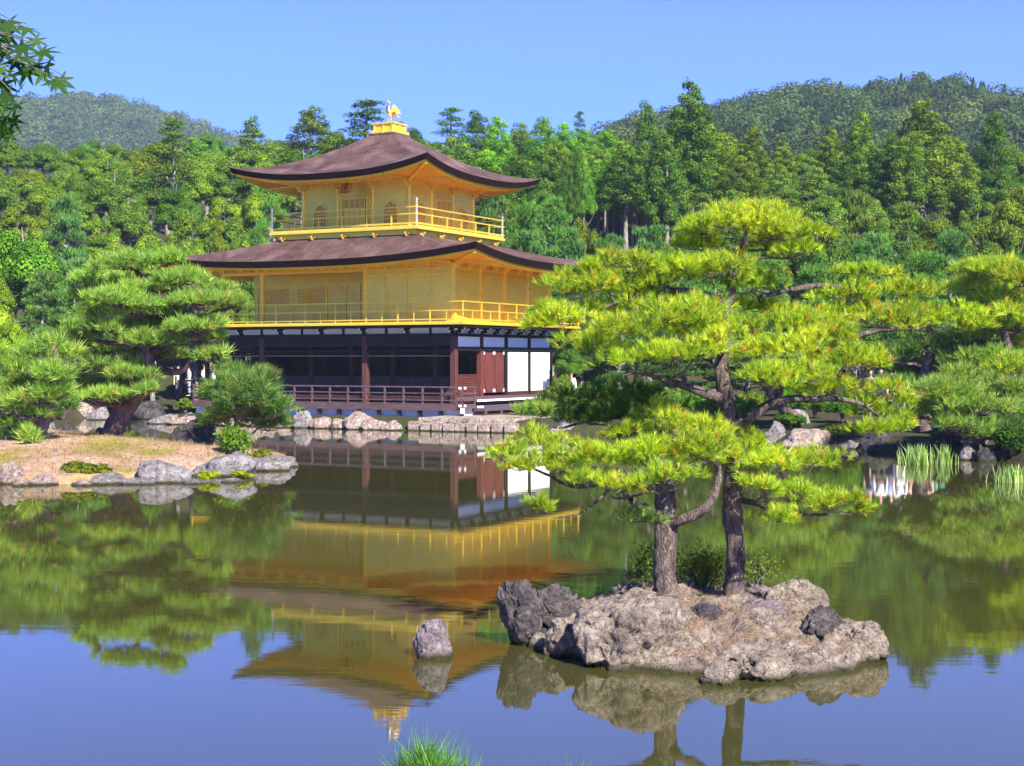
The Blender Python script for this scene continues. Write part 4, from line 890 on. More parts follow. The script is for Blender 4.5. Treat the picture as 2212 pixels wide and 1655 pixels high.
# rows lower down the slope
R_ = random.Random(77)
pal = lambda u, s: R_.choice(s)
for row, d0, voff, wp, step in (('upper row', 131, 34, 130, 80), ('second row', 118, 62, 125, 78), ('third row', 107, 128, 125, 84), ('fourth row', 97, 190, 120, 84), ('lowest row', 88, 245, 120, 82)):
    u = -70+R_.uniform(0, 40)
    while u < 2290:
        v = sk(u)+voff+R_.uniform(-16, 16); d = d0+R_.uniform(-4, 4); kind = None
        if row == 'upper row' and 600 < u < 2110: pass
        elif u < 520:
            kind, ti = R_.choice([('broad', 'b'), ('broad', 'y'), ('broad', 'd'), ('broad', 'b'), ('broad', 'o'), ('broad', 'y')])
        elif u < 640: kind, ti = R_.choice([('broad', 'b'), ('broad', 'y'), ('pine', 'g'), ('broad', 'y')])
        elif u < 1050:
            if row == 'second row' and (u < 720 or u > 900): kind, ti = ('broad', 'd') if u < 900 else ('cypress', 'b')
            elif u > 980 and row == 'third row': kind, ti = 'cypress', 'd'
        elif u < 1240:
            if row == 'second row': kind, ti = 'cypress', R_.choice('bdG')
            elif row == 'third row': kind, ti = ('cypress', 'd') if u < 1110 else ('broad', 'g')
            elif row == 'fourth row': v = 395+R_.uniform(-10, 30)+(u-1040)*.12; kind, ti = R_.choice([('pine', 'g'), ('pine', 'u'), ('broad', 'o')])
            else: v = 470+R_.uniform(-10, 20); kind, ti = 'pine', R_.choice('ug')
        elif u < 1490:
            if row == 'second row': kind, ti = 'cypress', R_.choice('bgd')
            elif row == 'fourth row': v = 470+R_.uniform(0, 30); kind, ti = 'shrub', 'o'
            elif row == 'lowest row': v = 500+R_.uniform(-10, 30); kind, ti = 'pine', 'u'
        elif u < 2120:
            if row == 'second row': kind, ti = R_.choice([('cedar', 'k'), ('cypress', 'b'), ('cedar', 'd'), ('cypress', 'k')]) if u > 1540 else ('cypress', 'k')
            elif row == 'third row': v = 410+R_.uniform(-12, 22); kind, ti = R_.choice([('broad', 's'), ('broad', 'b'), ('broad', 'd'), ('airy', 's')])
            elif row == 'fourth row': v = 445+R_.uniform(-10, 25); kind, ti = R_.choice([('broad', 'o'), ('pine', 'g'), ('broad', 'b'), ('pine', 'p'), ('broad', 'y')])
            else: v = 500+R_.uniform(-10, 25); kind, ti = R_.choice([('pine', 'u'), ('broad', 'b'), ('pine', 'g')])
        else:
            kind, ti = R_.choice([('broad', 'b'), ('broad', 'o'), ('broad', 'k'), ('broad', 'd')]); v = {'upper row': 315, 'second row': 345, 'third row': 385, 'fourth row': 440, 'lowest row': 500}[row]+R_.uniform(-10, 20)
        if kind:
            hid = (620 < u < 1010 and v > 330) or (460 < u < 1150 and v > 470 and not u < 560)
            if not hid: plant(kind, u, v, d, wp*R_.uniform(.8, 1.25), ti, row=row)
        u += step*R_.uniform(.75, 1.25)
for i in range(24):
    u = 1215+i*12.5+R_.uniform(-5, 5); plant('cypress', u, 318+R_.uniform(-22, 40), 117+R_.uniform(-6, 9), 58, R_.choice('bdgd'), row='gap')
for i in range(16):
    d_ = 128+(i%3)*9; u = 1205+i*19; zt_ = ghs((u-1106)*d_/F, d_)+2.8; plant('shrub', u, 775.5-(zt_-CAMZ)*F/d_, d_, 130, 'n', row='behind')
for u, v, d in ((1440, 835, 58), (1500, 850, 56), (1620, 850, 54), (1600, 870, 52.5), (1760, 850, 53), (1330, 850, 60), (1255, 860, 61), (1690, 845, 56), (1820, 870, 51), (1540, 890, 53.5)): plant('shrub', u, v, d, 100, R_.choice('bgdk'), row='bank right of the pavilion')
for i in range(9):
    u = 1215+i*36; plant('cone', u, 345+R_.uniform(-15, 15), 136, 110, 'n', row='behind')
# near the far bank, behind the pavilion and pines
for a in (('pine', 150, 425, 86, 150, 'u'), ('shrub', 470, 425, 84, 60, 'o'), ('airy', 470, 440, 83, 60, 'o'), ('broad', 50, 455, 80, 220, 'g'), ('broad', -40, 520, 76, 160, 'y'), ('broad', 250, 500, 82, 150, 'o'), ('broad', 330, 470, 84, 130, 'y'), ('broad', 420, 480, 83, 110, 'y'), ('broad', 120, 560, 76, 150, 'y'), ('broad', 490, 520, 80, 90, 'o'),
          ('broad', 530, 470, 84, 100, 'y'), ('pine', 585, 400, 84, 120, 'g'), ('pine', 560, 490, 82, 90, 'g'), ('broad', 470, 600, 78, 120, 'b'), ('broad', 530, 590, 78, 90, 'b'), ('pine', 90, 585, 72, 170, 'p'), ('pine', 165, 560, 74, 120, 'u'), ('broad', -10, 630, 62, 110, 'l'), ('broad', 30, 665, 60, 90, 'l'),
          ('broad', 230, 620, 76, 140, 'd'), ('broad', 330, 640, 77, 140, 'd'), ('broad', 420, 690, 79, 120, 'd'), ('broad', 150, 700, 72, 130, 'd'), ('shrub', 60, 800, 68, 140, 'd'), ('shrub', 180, 810, 74, 140, 'd'), ('shrub', 270, 815, 76, 120, 'b'), ('shrub', 110, 850, 64, 90, 'b')):
    plant(*a[:5], a[5], row='bank left of the pavilion')
for a in (('pine', 1075, 400, 84, 130, 'p'), ('pine', 1130, 440, 80, 130, 'g'), ('pine', 1190, 430, 84, 150, 'g'), ('broad', 1260, 440, 84, 110, 'o'), ('pine', 1150, 500, 78, 150, 'u'), ('pine', 1230, 495, 78, 130, 'u'), ('pine', 1400, 490, 78, 150, 'u'), ('pine', 1310, 520, 76, 130, 'g'), ('airy', 1580, 405, 86, 90, 'u'), ('pine', 1250, 620, 72, 150, 'd'), ('pine', 1340, 600, 72, 150, 'p'), ('pine', 1440, 570, 74, 170, 'u'),
          ('pine', 1540, 560, 72, 170, 'g'), ('pine', 1660, 560, 70, 160, 'g'), ('broad', 1700, 440, 84, 120, 'o'), ('pine', 1760, 540, 72, 160, 'g'), ('broad', 1800, 455, 82, 120, 'b'), ('pine', 1850, 520, 72, 170, 'u'), ('pine', 1900, 505, 76, 180, 'u'), ('pine', 1990, 545, 70, 190, 'g'), ('pine', 2050, 500, 78, 160, 'u'), ('broad', 2120, 480, 80, 140, 's'), ('broad', 2190, 500, 76, 130, 'd'), ('broad', 2200, 370, 90, 150, 'o'), ('airy', 1960, 430, 86, 150, 's'), ('pine', 1850, 415, 88, 120, 'k'),
          ('broad', 1230, 740, 67, 90, 'd'), ('shrub', 1215, 790, 65, 70, 'y'), ('shrub', 1195, 840, 64, 50, 'y'), ('shrub', 1300, 810, 63, 110, 'd'), ('shrub', 1400, 815, 61, 130, 'g'), ('shrub', 1490, 830, 60, 110, 'd'), ('broad', 1370, 700, 68, 150, 'd'), ('pine', 1480, 680, 66, 180, 'p'), ('pine', 1620, 680, 63, 190, 'p'), ('pine', 1740, 700, 60, 170, 'p'), ('broad', 1850, 690, 62, 180, 'd'), ('broad', 1990, 660, 62, 190, 'd'), ('broad', 2130, 640, 60, 200, 'd'), ('broad', 2250, 610, 58, 200, 'd'),
          ('shrub', 1560, 850, 55, 90, 'd'), ('shrub', 2090, 860, 49, 150, 'd'), ('shrub', 2200, 880, 46, 160, 'd'), ('shrub', 2000, 860, 57, 140, 'd'), ('shrub', 2150, 900, 44, 120, 'd')):
    plant(*a[:5], a[5], row='bank right of the pavilion')
for ps in PROTO.values():
    for r in ps:
        if r.name and not any(r is t[0] for t in trees):
            for c in list(r.children): bpy.data.objects.remove(c)
            bpy.data.objects.remove(r)
ORD = ['leftmost', 'second from left', 'third from left', 'fourth from left', 'fifth from left', 'sixth from left', 'seventh from left', 'eighth from left', 'ninth from left', 'tenth from left', 'eleventh from left', 'twelfth from left', 'thirteenth from left', 'fourteenth from left', 'fifteenth from left', 'sixteenth from left', 'seventeenth from left', 'eighteenth from left', 'nineteenth from left', 'twentieth from left', 'twenty-first from left', 'twenty-second from left', 'twenty-third from left', 'twenty-fourth from left']
RP = {'behind': 'behind the bare trunks', 'upper row': 'right below the skyline trees', 'skyline': 'on the skyline', 'second row': 'below the skyline', 'third row': 'on the middle slope', 'fourth row': 'on the lower slope', 'lowest row': 'at the slope foot', 'bank left of the pavilion': 'left of the pavilion', 'bank right of the pavilion': 'right of the pavilion', 'gap': 'at the dark forest gap'}
by = {}
for t in trees: by.setdefault((t[1], t[2], t[3]), []).append(t)
for (kind, ti, row), ts in by.items():
    ts.sort(key=lambda t: t[4])
    for i, t in enumerate(ts):
        lab = f'{CN[ti]} {KN[kind][0]} {RP[row]}'+('' if len(ts) == 1 else ', '+ORD[i])
        tag(t[0], lab, KN[kind][1], 'trees and shrubs '+RP[row])
# ================================================================ clipped garden pines with needle pads
def pine_tree(name, label, cat, d, trunks, pads, L, wd, m, dens, mat, bark, seed, group=None, root_uv=None, yspread=.8, twig=True, fat=1.0, extra=[]):
    """trunks: list of lists of (u, v, dy, r); pads: (u, v, hw, hh[, dy][, matkey]) read off the photo, each at its own real depth"""
    rng = np.random.default_rng(seed); X0 = px(trunks[0][0][0], trunks[0][0][1], d+trunks[0][0][2])
    R = empty(name, tuple(X0), 0, label, cat, group); o = np.array(X0); tpts = []
    for tr in trunks:
        P = [np.array(px(u, v, d+dy))-o for u, v, dy, r in tr]; rr = [r for *_, r in tr]
        V, Q = tube(P, rr, 14, 7, .10, rng)
        V = V+np.array([mn.noise_vector(Vector(tuple((v+seed)*(2.2/ max(rr))*.12))) for v in V])*max(rr)*.28
        mesh_np('trunk', V, Q, M[bark], R, smooth=True)
        for a, b, ra, rb in zip(P[:-1], P[1:], rr[:-1], rr[1:]):
            for t in (0, .33, .66): tpts.append((a+(b-a)*t, ra+(rb-ra)*t))
        tpts.append((P[-1], rr[-1]))
    TP = np.array([p for p, r in tpts]); TR = np.array([r for p, r in tpts])
    pads = list(pads)+extra
    for pd in pads:
        u, v, hw, hh = pd[:4]; dy = pd[4] if len(pd) > 4 and pd[4] is not None else rng.uniform(-1, 1)*yspread
        mk = pd[5] if len(pd) > 5 else mat
        dd = d+dy; c = np.array(px(u, v, dd))-o; rx = hw*dd/F; rz = hh*dd/F*1.12*fat; ry = min(rx*.8, rx*.45+rz*1.2)
        # scalloped pad of several overlapping lobes
        nl = max(4, int(3+rx/(rz+1e-6)*3.2)); Ps = []; Ns = []
        lobes = []
        sl_, cu_ = rng.uniform(-.35, .35), rng.uniform(.1, .6)
        for k in range(nl):
            q = np.array([rng.uniform(-.85, .85), rng.uniform(-.7, .7), 0]); q[2] = rng.uniform(-.4, .6)*(1-abs(q[0]))+sl_*q[0]*1.3-cu_*q[0]**2+.15; lobes.append((c+q*np.array([rx, ry, rz]), np.array([rz*.62+rx*.10, rz*.62+ry*.10, rz*.55])*rng.uniform(.7, 1.3)))
        lobes.append((c-np.array([0, 0, rz*.1]), np.array([rx*.6, ry*.65, rz*.5])))
        for lc, lr in lobes:
            area = 2.2*math.pi*lr[0]*lr[1]; n = max(6, int(area*dens)); P, Nn = shell(lc, lr, n, rng, -.25, .55); Ps.append(P); Ns.append(Nn)
        P = np.concatenate(Ps); Nn = np.concatenate(Ns)*np.array([1, 1, .9])+np.array([0, 0, .55])
        V, Q = tufts(P, Nn, L, wd, m, rng, .8); po = mesh_np('foliage_pad', V, Q, M[mk], R, tv=3*m); k_ = rng.uniform(.88, 1.14); po.color = (k_, k_*rng.uniform(.95, 1.05), k_, 1)
        # limb from the trunk to the pad, with fine twigs fanning under the needles
        e = c-np.array([0, 0, rz*.45]); w_ = np.linalg.norm((TP-e)*np.array([1, 1, 1.6]), axis=1)+np.where(TP[:, 2] > e[2]+.1*rx, .6*np.abs(TP[:, 2]-e[2]), 0); i = int(np.argmin(w_)); a = TP[i]; r0 = min(TR[i]*.5, .03*np.linalg.norm(e-a)+.35*TR[i])
        mid = (a+e)/2+np.array([rng.normal(0, .06), rng.normal(0, .06), rng.uniform(-.10, .02)])*np.linalg.norm(e-a); m2 = a*.25+e*.75+rng.normal(0, .05, 3)*np.linalg.norm(e-a)
        lb = [tube([a, mid, m2, e], [r0, r0*.75, r0*.5, r0*.28], 7, 4, .14, rng)]
        if twig:
            for k in range(max(5, int(nl*2.2))):
                q = P[rng.integers(len(P))]; s_ = [e, m2][k % 2]; h = (s_+q)/2; h[2] = min(s_[2], q[2])+.1*abs(q[2]-s_[2])
                lb.append(tube([s_, h+rng.normal(0, .03, 3)*rx, q], [r0*.34, r0*.2, r0*.08], 4, 3))
        mesh_np('limb', *joinQ(lb), M['bark_twig' if d < 25 else bark], R, smooth=True)
    return R

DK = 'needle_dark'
islet_top = 1300
lowpads = [(1076, 985, 54, 24, -.1), (1171, 957, 70, 32, .0), (1218, 999, 70, 38, -.3), (1174, 1099, 32, 22, -.6), (1262, 1037, 46, 20, -.5), (1317, 994, 66, 34, -.3), (1346, 1051, 62, 24, -.7), (1417, 985, 95, 48, -.4), (1440, 1030, 72, 28, -.8),
           (1469, 925, 100, 42, .0), (1385, 1118, 36, 22, -.4, 'needle_green'), (1500, 972, 90, 40, -.6), (1120, 1010, 40, 16, -.3), (1360, 935, 60, 30, .1)]
pine_tree('island_pine', 'shorter thick-trunked pine at left on the rocky islet', 'pine tree', 14.9,
  [[(1436, 1306, 0, .145), (1437, 1270, 0, .118), (1438, 1180, 0, .108), (1436, 1100, .02, .102), (1432, 1040, .05, .09), (1425, 960, .1, .06), (1440, 925, .1, .03)],
   [(1437, 1132, 0, .06), (1470, 1128, -.12, .052), (1515, 1105, -.18, .05), (1540, 1075, -.15, .045), (1552, 1020, -.1, .03), (1545, 970, -.05, .015)],
   [(1437, 1130, 0, .07), (1405, 1105, -.12, .058), (1372, 1085, -.2, .05), (1362, 1072, -.24, .042)],
   [(1430, 1050, 0, .04), (1330, 1045, .1, .028), (1240, 1050, 0, .022), (1180, 1025, -.1, .014), (1120, 1000, -.15, .008)],
   [(1330, 1045, .1, .015), (1262, 1105, -.5, .011), (1200, 1120, -.55, .006)]],
  lowpads, .086, .0056, 28, 110, 'needle_bright', 'bark_black', 5, 'two pines growing on the rocky islet')
uppads = [(1605, 478, 118, 36, .1), (1530, 490, 70, 34, .3), (1690, 505, 90, 30, 0), (1517, 530, 62, 20, .4), (1735, 540, 66, 20, 0), (1621, 455, 85, 20, .2), (1655, 528, 70, 18, .3),
          (1346, 566, 66, 22, .1), (1441, 592, 130, 36, .3), (1559, 580, 110, 36, .0), (1620, 615, 80, 26, .2), (1350, 625, 110, 32, .3), (1251, 622, 86, 38, 0), (1185, 672, 48, 24, -.1), (1288, 582, 44, 22, .1), (1300, 672, 90, 26, .3), (1218, 692, 84, 30, -.1), (1160, 700, 24, 18, -.2), (1400, 650, 70, 22, .3),
          (1417, 712, 130, 46, -.5), (1502, 692, 108, 44, -.5), (1284, 748, 70, 44, -.3), (1370, 775, 88, 36, -.6), (1512, 752, 100, 36, -.8), (1565, 722, 70, 36, -.6), (1460, 770, 60, 24, -.9),
          (1697, 752, 108, 42, -.1), (1773, 734, 86, 36, 0), (1822, 781, 86, 34, -.2), (1632, 814, 80, 32, -.4), (1718, 812, 96, 32, -.3), (1791, 838, 76, 24, -.1), (1872, 781, 56, 26, 0), (1680, 700, 80, 26, .3),
          (1756, 690, 90, 28, .5), (1886, 690, 96, 32, .4), (1973, 680, 96, 28, .5), (2060, 690, 76, 28, .4), (2103, 705, 42, 20, .3), (1870, 590, 80, 14, .6), (1840, 640, 92, 26, .6), (1973, 634, 80, 24, .7), (1640, 665, 60, 18, .6),
          (1915, 897, 62, 32, .2), (1886, 930, 58, 20, .1), (1857, 872, 58, 24, .2), (1902, 842, 48, 26, .1), (1945, 868, 30, 18, .2), (1940, 925, 30, 24, .1),
          (1298, 862, 108, 30, .2, DK), (1213, 892, 86, 32, 0, DK), (1152, 890, 40, 26, -.1, 'needle_green'), (1375, 850, 70, 28, .3, DK), (1431, 878, 56, 22, .4, DK), (1290, 905, 90, 26, .1, DK),  # shaded pads: darker needle material carries their shade as colour
          (1552, 948, 86, 40, .1), (1605, 980, 70, 38, -.1), (1678, 1003, 90, 36, -.2), (1758, 998, 72, 32, 0), (1716, 1066, 88, 28, -.4), (1795, 1088, 86, 28, -.5), (1678, 1118, 44, 18, -.6), (1860, 1103, 24, 16, -.5), (1640, 1050, 50, 18, -.5)]
pine_tree('island_pine', 'taller pine at right on the rocky islet, its wide crown spreading above the water', 'pine tree', 15.2,
  [[(1583, 1310, 0, .135), (1587, 1270, 0, .108), (1586, 1180, 0, .10), (1582, 1100, 0, .098), (1586, 1020, 0, .09), (1582, 930, 0, .08), (1570, 860, 0, .076), (1556, 800, 0, .066), (1566, 730, .1, .055), (1570, 650, .15, .05), (1600, 560, .15, .035), (1612, 500, .1, .02)],
   [(1572, 865, 0, .055), (1500, 842, -.1, .042), (1440, 822, -.15, .03), (1390, 810, -.2, .018)],
   [(1580, 920, 0, .06), (1630, 895, -.1, .058), (1680, 868, -.15, .05), (1760, 862, -.1, .035), (1850, 868, 0, .022), (1905, 900, .1, .012)],
   [(1680, 868, -.15, .04), (1690, 810, -.1, .026), (1700, 770, -.05, .015)], [(1568, 650, .15, .035), (1480, 628, .2, .03), (1400, 640, .2, .026), (1330, 655, .2, .02), (1240, 690, .1, .012)],
   [(1690, 800, -.1, .03), (1800, 745, .1, .026), (1900, 715, .3, .02), (2040, 712, .4, .01)], [(1640, 640, .3, .02), (1760, 618, .5, .03), (1840, 622, .6, .02), (1900, 610, .6, .01)],
   [(1586, 1075, 0, .04), (1640, 1090, -.2, .03), (1720, 1110, -.4, .02), (1790, 1112, -.5, .012)], [(1584, 1050, 0, .035), (1640, 1030, -.1, .025), (1690, 1050, -.2, .015)], [(1583, 930, 0, .045), (1500, 905, .1, .032), (1400, 900, .2, .024), (1300, 905, .15, .018), (1210, 925, .05, .01)]],
  uppads, .088, .0056, 28, 92, 'needle_bright', 'bark_black', 6, fat=.98, group='two pines growing on the rocky islet')
# leaning pine on the left island
P5 = .37
def z5(x, y, hw, hh, dy=None, mk=None):
    t = (P5*x, 516.6+P5*y, P5*hw, P5*hh, dy); return t+(mk,) if mk else t
pine_tree('leaning_pine', 'big leaning layered pine rising from the left island', 'pine tree', 42,
  [[(232, 950, 0, .40), (245, 935, 0, .30), (262, 895, .2, .26), (300, 840, .3, .25), (315, 790, .3, .24), (314, 735, .3, .21), (326, 680, .3, .16), (318, 625, .3, .12), (290, 580, .2, .06)]],
  [z5(720, 150, 190, 55), z5(960, 130, 110, 45), z5(620, 260, 190, 55), z5(1080, 240, 150, 45), z5(880, 290, 180, 40), z5(690, 370, 260, 55), z5(1150, 365, 220, 45), z5(1350, 380, 90, 42), z5(480, 330, 90, 50), z5(560, 520, 170, 50), z5(850, 500, 150, 36), z5(1150, 510, 190, 44), z5(1250, 580, 90, 32),
   z5(620, 650, 200, 48), z5(900, 670, 190, 48), z5(1240, 690, 110, 42), z5(650, 745, 150, 34), z5(430, 850, 200, 50), z5(650, 860, 180, 48), z5(840, 890, 80, 36), z5(600, 920, 160, 34), z5(750, 930, 60, 24), z5(440, 570, 70, 50), z5(1300, 300, 70, 30, 0)],
  .27, .020, 16, 34, 'needle_green', 'bark_pine', 8, yspread=1.6, fat=.98, extra=[z5(860, 600, 150, 46, -1.3), z5(800, 420, 150, 44, -1.2), z5(720, 330, 130, 50, -1), z5(780, 800, 150, 40, -1.2), z5(1000, 430, 120, 40, -1), z5(560, 440, 120, 46), z5(1020, 600, 110, 40, -1), z5(520, 740, 120, 44, -.8)])
pine_tree('garden_pine', 'dense green pine crowding the left edge of the island', 'pine tree', 38,
  [[(70, 985, 0, .24), (85, 930, 0, .18), (110, 860, 0, .15), (120, 790, 0, .11), (110, 720, 0, .05)]],
  [z5(250, 660, 90, 60), z5(180, 740, 120, 60), z5(320, 760, 120, 50), z5(60, 740, 90, 60), z5(100, 850, 150, 60), z5(270, 870, 120, 60), z5(330, 1010, 80, 60, .6, 'needle_dark'), z5(30, 950, 120, 60), z5(170, 960, 120, 50), z5(80, 1080, 100, 50), z5(60, 1180, 90, 45), z5(170, 1170, 60, 30), z5(420, 700, 60, 50)],
  .30, .021, 16, 27, 'needle_green', 'bark_pine', 9, yspread=1.3, fat=1.3, extra=[z5(290, 800, 110, 50, -1.2), z5(230, 930, 110, 46, -1), z5(340, 900, 90, 44, -1), z5(120, 1010, 120, 50, -.8)])
pine_tree('young_pine', 'bushy small blue-green pine before the pavilion railing on the left island', 'pine tree', 40.5,
  [[(500, 985, 0, .12), (508, 940, 0, .09), (520, 880, 0, .07), (530, 830, 0, .04)]],
  [z5(1500, 810, 120, 50), z5(1360, 860, 110, 50), z5(1560, 860, 70, 60), z5(1280, 920, 110, 45), z5(1480, 940, 140, 60), z5(1600, 1000, 80, 60), z5(1350, 1010, 130, 50), z5(1560, 1080, 110, 60), z5(1250, 1060, 80, 36), z5(1440, 1060, 110, 50), z5(1300, 800, 60, 40)],
  .28, .020, 16, 30, 'needle_blue', 'bark_pine', 10, yspread=.8, fat=1.25, extra=[z5(1450, 870, 120, 50, -.5), z5(1400, 960, 120, 50, -.6)])
# pines of the right-hand shore
def z6(x, y, hw, hh, dy=None, mk=None):
    s = .289; t = (1626.5+s*x, 669.7+s*y, s*hw, s*hh, dy); return t+(mk,) if mk else t
pine_tree('shore_pine', 'yellow-green pine with flat pads at the right edge of the shore', 'pine tree', 45,
  [[(2190, 935, 0, .24), (2175, 860, 0, .18), (2180, 770, 0, .15), (2160, 680, 0, .11), (2170, 610, 0, .05)]],
  [(2150, 583, 95, 20), (2205, 600, 60, 30), (2110, 615, 60, 18, None), (2170, 650, 80, 26), (2090, 660, 60, 18, None, 'needle_green'), (2195, 700, 60, 30), (2130, 720, 90, 24), (2200, 760, 60, 30), (2120, 780, 80, 26, None, 'needle_green')],
  .26, .018, 16, 32, 'needle_bright', 'bark_pine', 12, yspread=1.2, fat=1.25, extra=[(2190, 660, 50, 24, -.8), (2180, 800, 60, 26, -.8), (2170, 860, 70, 24, -.8, 'needle_green')])
pine_tree('shore_pine', 'low spreading green pine leaning over the water on the right shore', 'pine tree', 42,
  [[(2120, 960, 0, .22), (2110, 900, 0, .18), (2080, 850, 0, .15), (2060, 800, 0, .08)]],
  [z6(1300, 640, 160, 60), z6(1500, 600, 180, 60), z6(1650, 660, 160, 60), z6(1850, 600, 160, 70), z6(1350, 760, 200, 55), z6(1600, 760, 200, 55), z6(1850, 740, 160, 60), z6(1250, 700, 90, 40), z6(1500, 860, 200, 45), z6(1720, 860, 140, 50), z6(1900, 850, 120, 45, None, DK), z6(1700, 930, 90, 40), z6(1200, 800, 80, 40), z6(1900, 930, 110, 40, None, DK)],
  .28, .020, 16, 28, 'needle_green', 'bark_pine', 13, yspread=1.5, fat=1.3, extra=[(2075, 835, 70, 26, -1), (2100, 880, 70, 24, -1.2), (2050, 860, 50, 22, -1)])
pine_tree('shore_pine', 'dark green pine behind the yellow pads on the right shore', 'pine tree', 46,
  [[(2000, 930, 0, .26), (1990, 860, 0, .2), (2010, 760, 0, .16), (2000, 680, 0, .08)]],
  [z6(1100, 330, 160, 60), z6(1350, 280, 180, 60), z6(1550, 350, 180, 60), z6(1750, 300, 160, 60), z6(1150, 450, 180, 55), z6(1400, 460, 200, 60), z6(1650, 470, 180, 55), z6(1050, 560, 140, 50), z6(1300, 560, 180, 50), z6(1500, 530, 150, 50), z6(1900, 400, 140, 60)],
  .30, .022, 15, 25, DK, 'bark_pine', 14, yspread=1.5, fat=1.3)
pine_tree('leaning_pine', 'pine with slanting trunk beside the boulders on the far shore', 'pine tree', 50,
  [[(1722, 912, 0, .24), (1700, 890, 0, .2), (1670, 855, 0, .17), (1650, 800, 0, .12), (1640, 740, 0, .06)]],
  [(1660, 735, 80, 24), (1600, 765, 70, 22), (1740, 765, 90, 26), (1700, 800, 80, 22), (1560, 700, 90, 22), (1650, 690, 90, 22), (1760, 710, 80, 22)],
  .30, .022, 15, 25, 'needle_green', 'bark_pine', 15, yspread=1.2, fat=1.3)
# young pines right below the camera: only their topmost shoots reach into view
FATN = 1
def near_pine(label, cands, seed):
    rng = np.random.default_rng(seed); u0, v0, d0 = cands[0][:3]; x = (u0-1106)*d0/F; g = ghs(x, d0); R = empty('young_pine', (x, d0, g), 0, label, 'pine tree')
    st = []; Vs = []; Fs = []; k0 = 0; o = np.array([x, d0, g])
    for u, v, d, L, n in cands:
        tip = np.array(px(u, v, d))-o; st.append(tube([(0, 0, -.1), (tip[0]*.3, tip[1]*.3, tip[2]*.6), (tip[0], tip[1], tip[2])], [.02, .011, .006], 7, 5, .1, rng))
        P = tip+np.stack([rng.normal(0, .004, n), rng.normal(0, .004, n), -rng.uniform(0, .12, n)], 1); V, Q = tufts(P, np.tile([0, 0, 1.0], (n, 1)), L*1.05, .0034, 4, rng, .8)
        Vs.append(V); Fs.append(Q+k0); k0 += len(V)
    mesh_np('stem', *joinQ(st), M['bark_twig'], R, smooth=True); mesh_np('needles', np.concatenate(Vs), np.concatenate(Fs), M['needle_near'], R)
near_pine('fresh green pine shoot at the bottom edge of the view, nearest left of centre', [(918, 1675, 3.0, .085, 220), (965, 1690, 3.0, .08, 150), (870, 1692, 3.02, .08, 140), (1005, 1705, 3.05, .075, 90), (815, 1716, 3.05, .07, 60), (930, 1700, 2.95, .08, 160), (895, 1685, 2.98, .08, 140)], 3)
near_pine('pine shoot tip barely showing at the bottom edge right of the larger shoot', [(1238, 1700, 3.1, .075, 45), (1205, 1715, 3.1, .07, 25)], 4)
# ================================================================ rocks
def crack(p):
    q = p*1.5+mn.noise_vector(p*2.3)*.35; dd, pp = mn.voronoi(q); return .075*math.exp(-(dd[1]-dd[0])*13)-.11*mn.cell(pp[0]*2.9)
def rock(name, u, v, hw, hh, d, mat, label, seed, cat='rock', group=None, sink=.12, depth=.8, cuts=9, squash=1.0, amp=.16, sub=5, tilt=0):
    """angular boulder; (u, v) is its visible centre, base carried down into water or ground"""
    rng = np.random.default_rng(seed); bm = __import__('bmesh').new(); __import__('bmesh').ops.create_icosphere(bm, subdivisions=sub, radius=1)
    V = np.array([p.co for p in bm.verts]); F_ = np.array([[q.index for q in f.verts] for f in bm.faces]); bm.free()
    V = np.sign(V)*np.abs(V)**.86
    for k in range(cuts):
        n = unit(rng.normal(0, 1, 3)*np.array([1, 1, .8])); dcut = rng.uniform(.62, .92); s = V@n; over = s > dcut; V[over] -= n*((s[over]-dcut)*.88)[:, None]
    off = Vector((seed*3.1, seed*1.7, 0))
    disp = np.array([mn.fractal(Vector(tuple(p))*1.25+off, .9, 2.1, 6)*amp+(abs(mn.noise(Vector(tuple(p))*3.1+off)))*-.10+mn.noise(Vector(tuple(p))*11+off)*.022-crack(Vector(tuple(p))+off) for p in V])
    V = V*(1+disp)[:, None]
    hw *= 1.16; hh *= 1.08; rx = hw*d/F; rz = hh*d/F; lo = CAMZ-(v+hh-775.5)*d/F; zt = rz*2; V[:, 0] *= rx; V[:, 1] *= rx*depth
    V[:, 2] = (V[:, 2]*.5+.5); V[:, 2] = V[:, 2]*(zt+sink)-sink
    if tilt: V[:, 0] += V[:, 2]*tilt
    c = px(u, v+hh, d); o = mesh_np(name, V, F_, M[mat], None, smooth=True, loc=(c[0], c[1], c[2]))
    tag(o, label, cat, group); return o
G1 = 'rocks edging the small islet'
def ru(*a, **k):
    if a[4] < 20: k.setdefault('sub', 6)
    return rock('rock', *a, **k)
ru(1134, 1326, 40, 70, 14.5, 'rock_dark', 'tallest dark rock standing at the left end of the islet', 1, group=G1, tilt=-.1, amp=.24)
ru(1205, 1332, 50, 56, 14.7, 'rock_dark', 'dark lower shoulder rock right behind the tallest rock of the islet', 2, group=G1, amp=.2)
ru(1230, 1378, 46, 42, 14.0, 'rock_warm', 'pale rock between the tall dark rock and the main slab', 3, group=G1)
ru(1350, 1372, 112, 88, 13.55, 'rock_warm', 'largest pale craggy boulder at the front of the islet', 4, group=G1, amp=.2, depth=.75)
ru(1440, 1400, 90, 58, 13.7, 'rock_warm', 'sloping pale boulder leaning on the largest one toward the centre', 14, group=G1, amp=.2)
ru(1364, 1290, 46, 24, 16.2, 'rock_warm', 'small pale rock behind the left trunk of the islet', 5, group=G1)
ru(1637, 1288, 48, 26, 16.2, 'rock_purple', 'smooth grey rock right of the right trunk', 6, group=G1)
ru(1712, 1306, 64, 44, 15.3, 'rock_warm', 'slanted slab rock on the right rear of the islet', 7, group=G1, tilt=.2)
